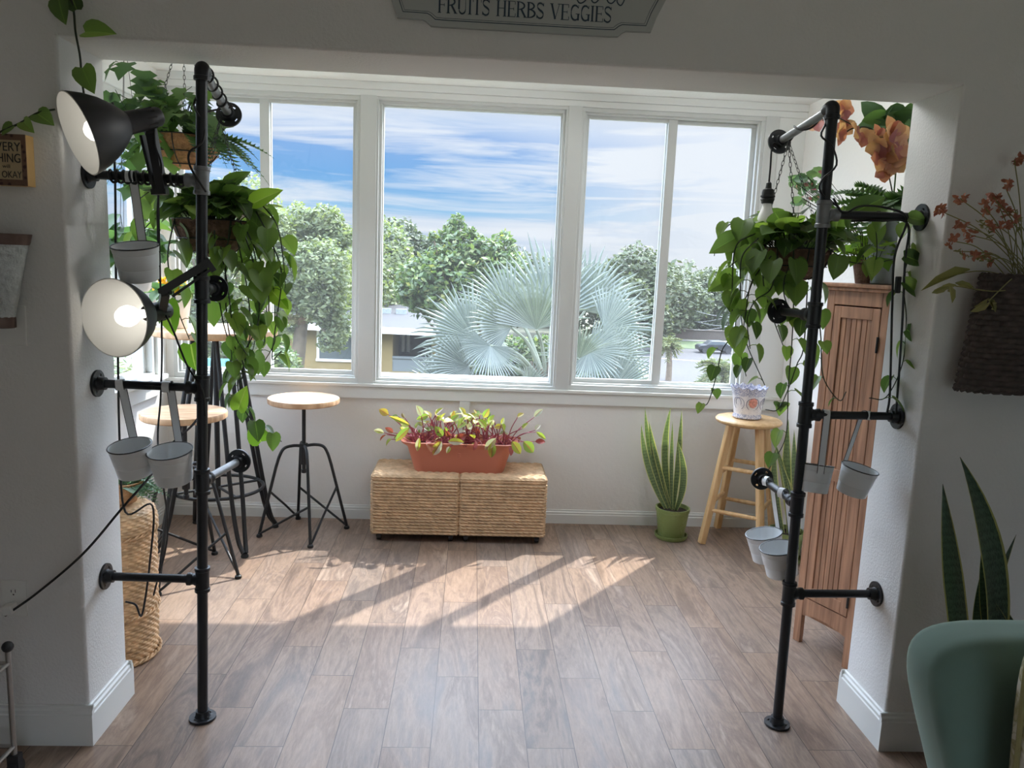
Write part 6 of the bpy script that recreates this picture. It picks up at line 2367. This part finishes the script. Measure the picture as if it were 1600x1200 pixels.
for (u0, v0), (u1, v1), y1 in (((1062, 478), (1190, 500), 60), ((1062, 495), (1180, 512), 62), ((1062, 502), (1160, 490), 66), ((1062, 512), (1150, 508), 60), ((1064, 470), (1000, 462), 95)):
    a, b_ = at(u0, v0, 90), at(u1, v1, y1)
    MB().tube(spline([a, (a + b_) / 2 - (0, 0, .35), b_], 8), .022, 4).build('wire', osimple('pale_wire', srgb(190, 192, 196), .7), t)
lb = at(1046, 520, 88)
lb[2] = GZ
lt_ = at(1048, 476, 88)
t = thing('street_lamp', 'slim street lamp with curved arm next to the utility pole', 'street lamp', lb)
MB().tube(spline([lb, lt_ - (0, 0, .8), lt_, at(1054, 472, 88), at(1060, 474, 88)], 6), .07, 8).build('pole', M['steel'], t)
MB().ball(at(1061, 475, 88), .28, 12, (1.3, 1, .5)).build('lamp_head', M['enamel'], t)

# ------------------------------------------------------------------ sky, sun, lamps
wd = bpy.data.worlds.new('sky')
SC.world = wd
wd.use_nodes = True
nt = wd.node_tree
nt.nodes.clear()
L = nt.links
tc = nd(nt, 'ShaderNodeTexCoord')
sx = nd(nt, 'ShaderNodeSeparateXYZ')
L.new(tc.outputs['Generated'], sx.inputs[0])
blue = ramp(nt, sx.outputs[2], [(0, srgb(206, 219, 238)), (.045, srgb(192, 210, 238)), (.06, srgb(148, 198, 240)), (.10, srgb(106, 170, 232)), (.145, srgb(128, 172, 232)), (.175, srgb(206, 220, 244)), (.20, srgb(226, 234, 248)), (.40, srgb(230, 236, 248))])
mp = nd(nt, 'ShaderNodeMapping')
mp.inputs['Scale'].default_value = (2.2, 2.2, 26)
mp.inputs['Rotation'].default_value = (0, R(4), 0)
L.new(tc.outputs['Generated'], mp.inputs[0])
n1 = nd(nt, 'ShaderNodeTexNoise', i_Scale=1.5, i_Detail=7.0, i_Roughness=.6, i_Distortion=.5)
L.new(mp.outputs[0], n1.inputs['Vector'])
cl = ramp(nt, n1.outputs['Fac'], [(.46, (0, 0, 0)), (.58, (.55, .55, .55)), (.70, (1, 1, 1))])
# more cloud towards the sun's side
az = nd(nt, 'ShaderNodeMapRange')
az.inputs['From Min'].default_value = .0
az.inputs['From Max'].default_value = .30
L.new(sx.outputs[0], az.inputs['Value'])
am = nd(nt, 'ShaderNodeMath', operation='MULTIPLY_ADD')
L.new(az.outputs[0], am.inputs[0])
am.inputs[1].default_value = .95
L.new(cl, am.inputs[2])
am.use_clamp = True
mx = nd(nt, 'ShaderNodeMixRGB', i_Color2=srgb(236, 240, 250))
L.new(am.outputs[0], mx.inputs['Fac'])
L.new(blue, mx.inputs['Color1'])
# added boost: unseen sky above the visible strip raised to brighten the interior
sky_boost = ramp(nt, sx.outputs[2], [(0, (.72, .72, .72)), (.205, (.77, .77, .77)), (.28, (5.2, 5.7, 6.4)), (.5, (8.4, 9.1, 10.2)), (1, (8.4, 9.1, 10.2))])
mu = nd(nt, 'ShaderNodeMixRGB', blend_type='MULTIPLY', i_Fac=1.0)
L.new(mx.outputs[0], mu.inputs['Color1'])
L.new(sky_boost, mu.inputs['Color2'])
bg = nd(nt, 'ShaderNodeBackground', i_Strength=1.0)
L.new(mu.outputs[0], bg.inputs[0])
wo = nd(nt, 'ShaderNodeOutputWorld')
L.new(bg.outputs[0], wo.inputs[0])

sl = bpy.data.lights.new('sun', 'SUN')
sl.energy, sl.angle, sl.color = 6.0, R(.7), (1, .95, .88)
so = bpy.data.objects.new('sun', sl)
COL.objects.link(so)
so.rotation_euler = Vector((.645, .764, 1.235)).to_track_quat('Z', 'Y').to_euler()
so.location = (10, 16, 22)

vs = SC.view_settings
SC.display_settings.display_device = 'sRGB'
vs.view_transform, vs.look, vs.exposure, vs.gamma, vs.use_curve_mapping = 'Standard', 'None', 0.42, 1.0, False
SC.cycles.use_denoising = True
SC.cycles.max_bounces = 10
SC.cycles.transparent_max_bounces = 24
SC.cycles.diffuse_bounces = 6
SC.cycles.sample_clamp_indirect = 6.0
SC.cycles.caustics_reflective = False
SC.cycles.caustics_refractive = False
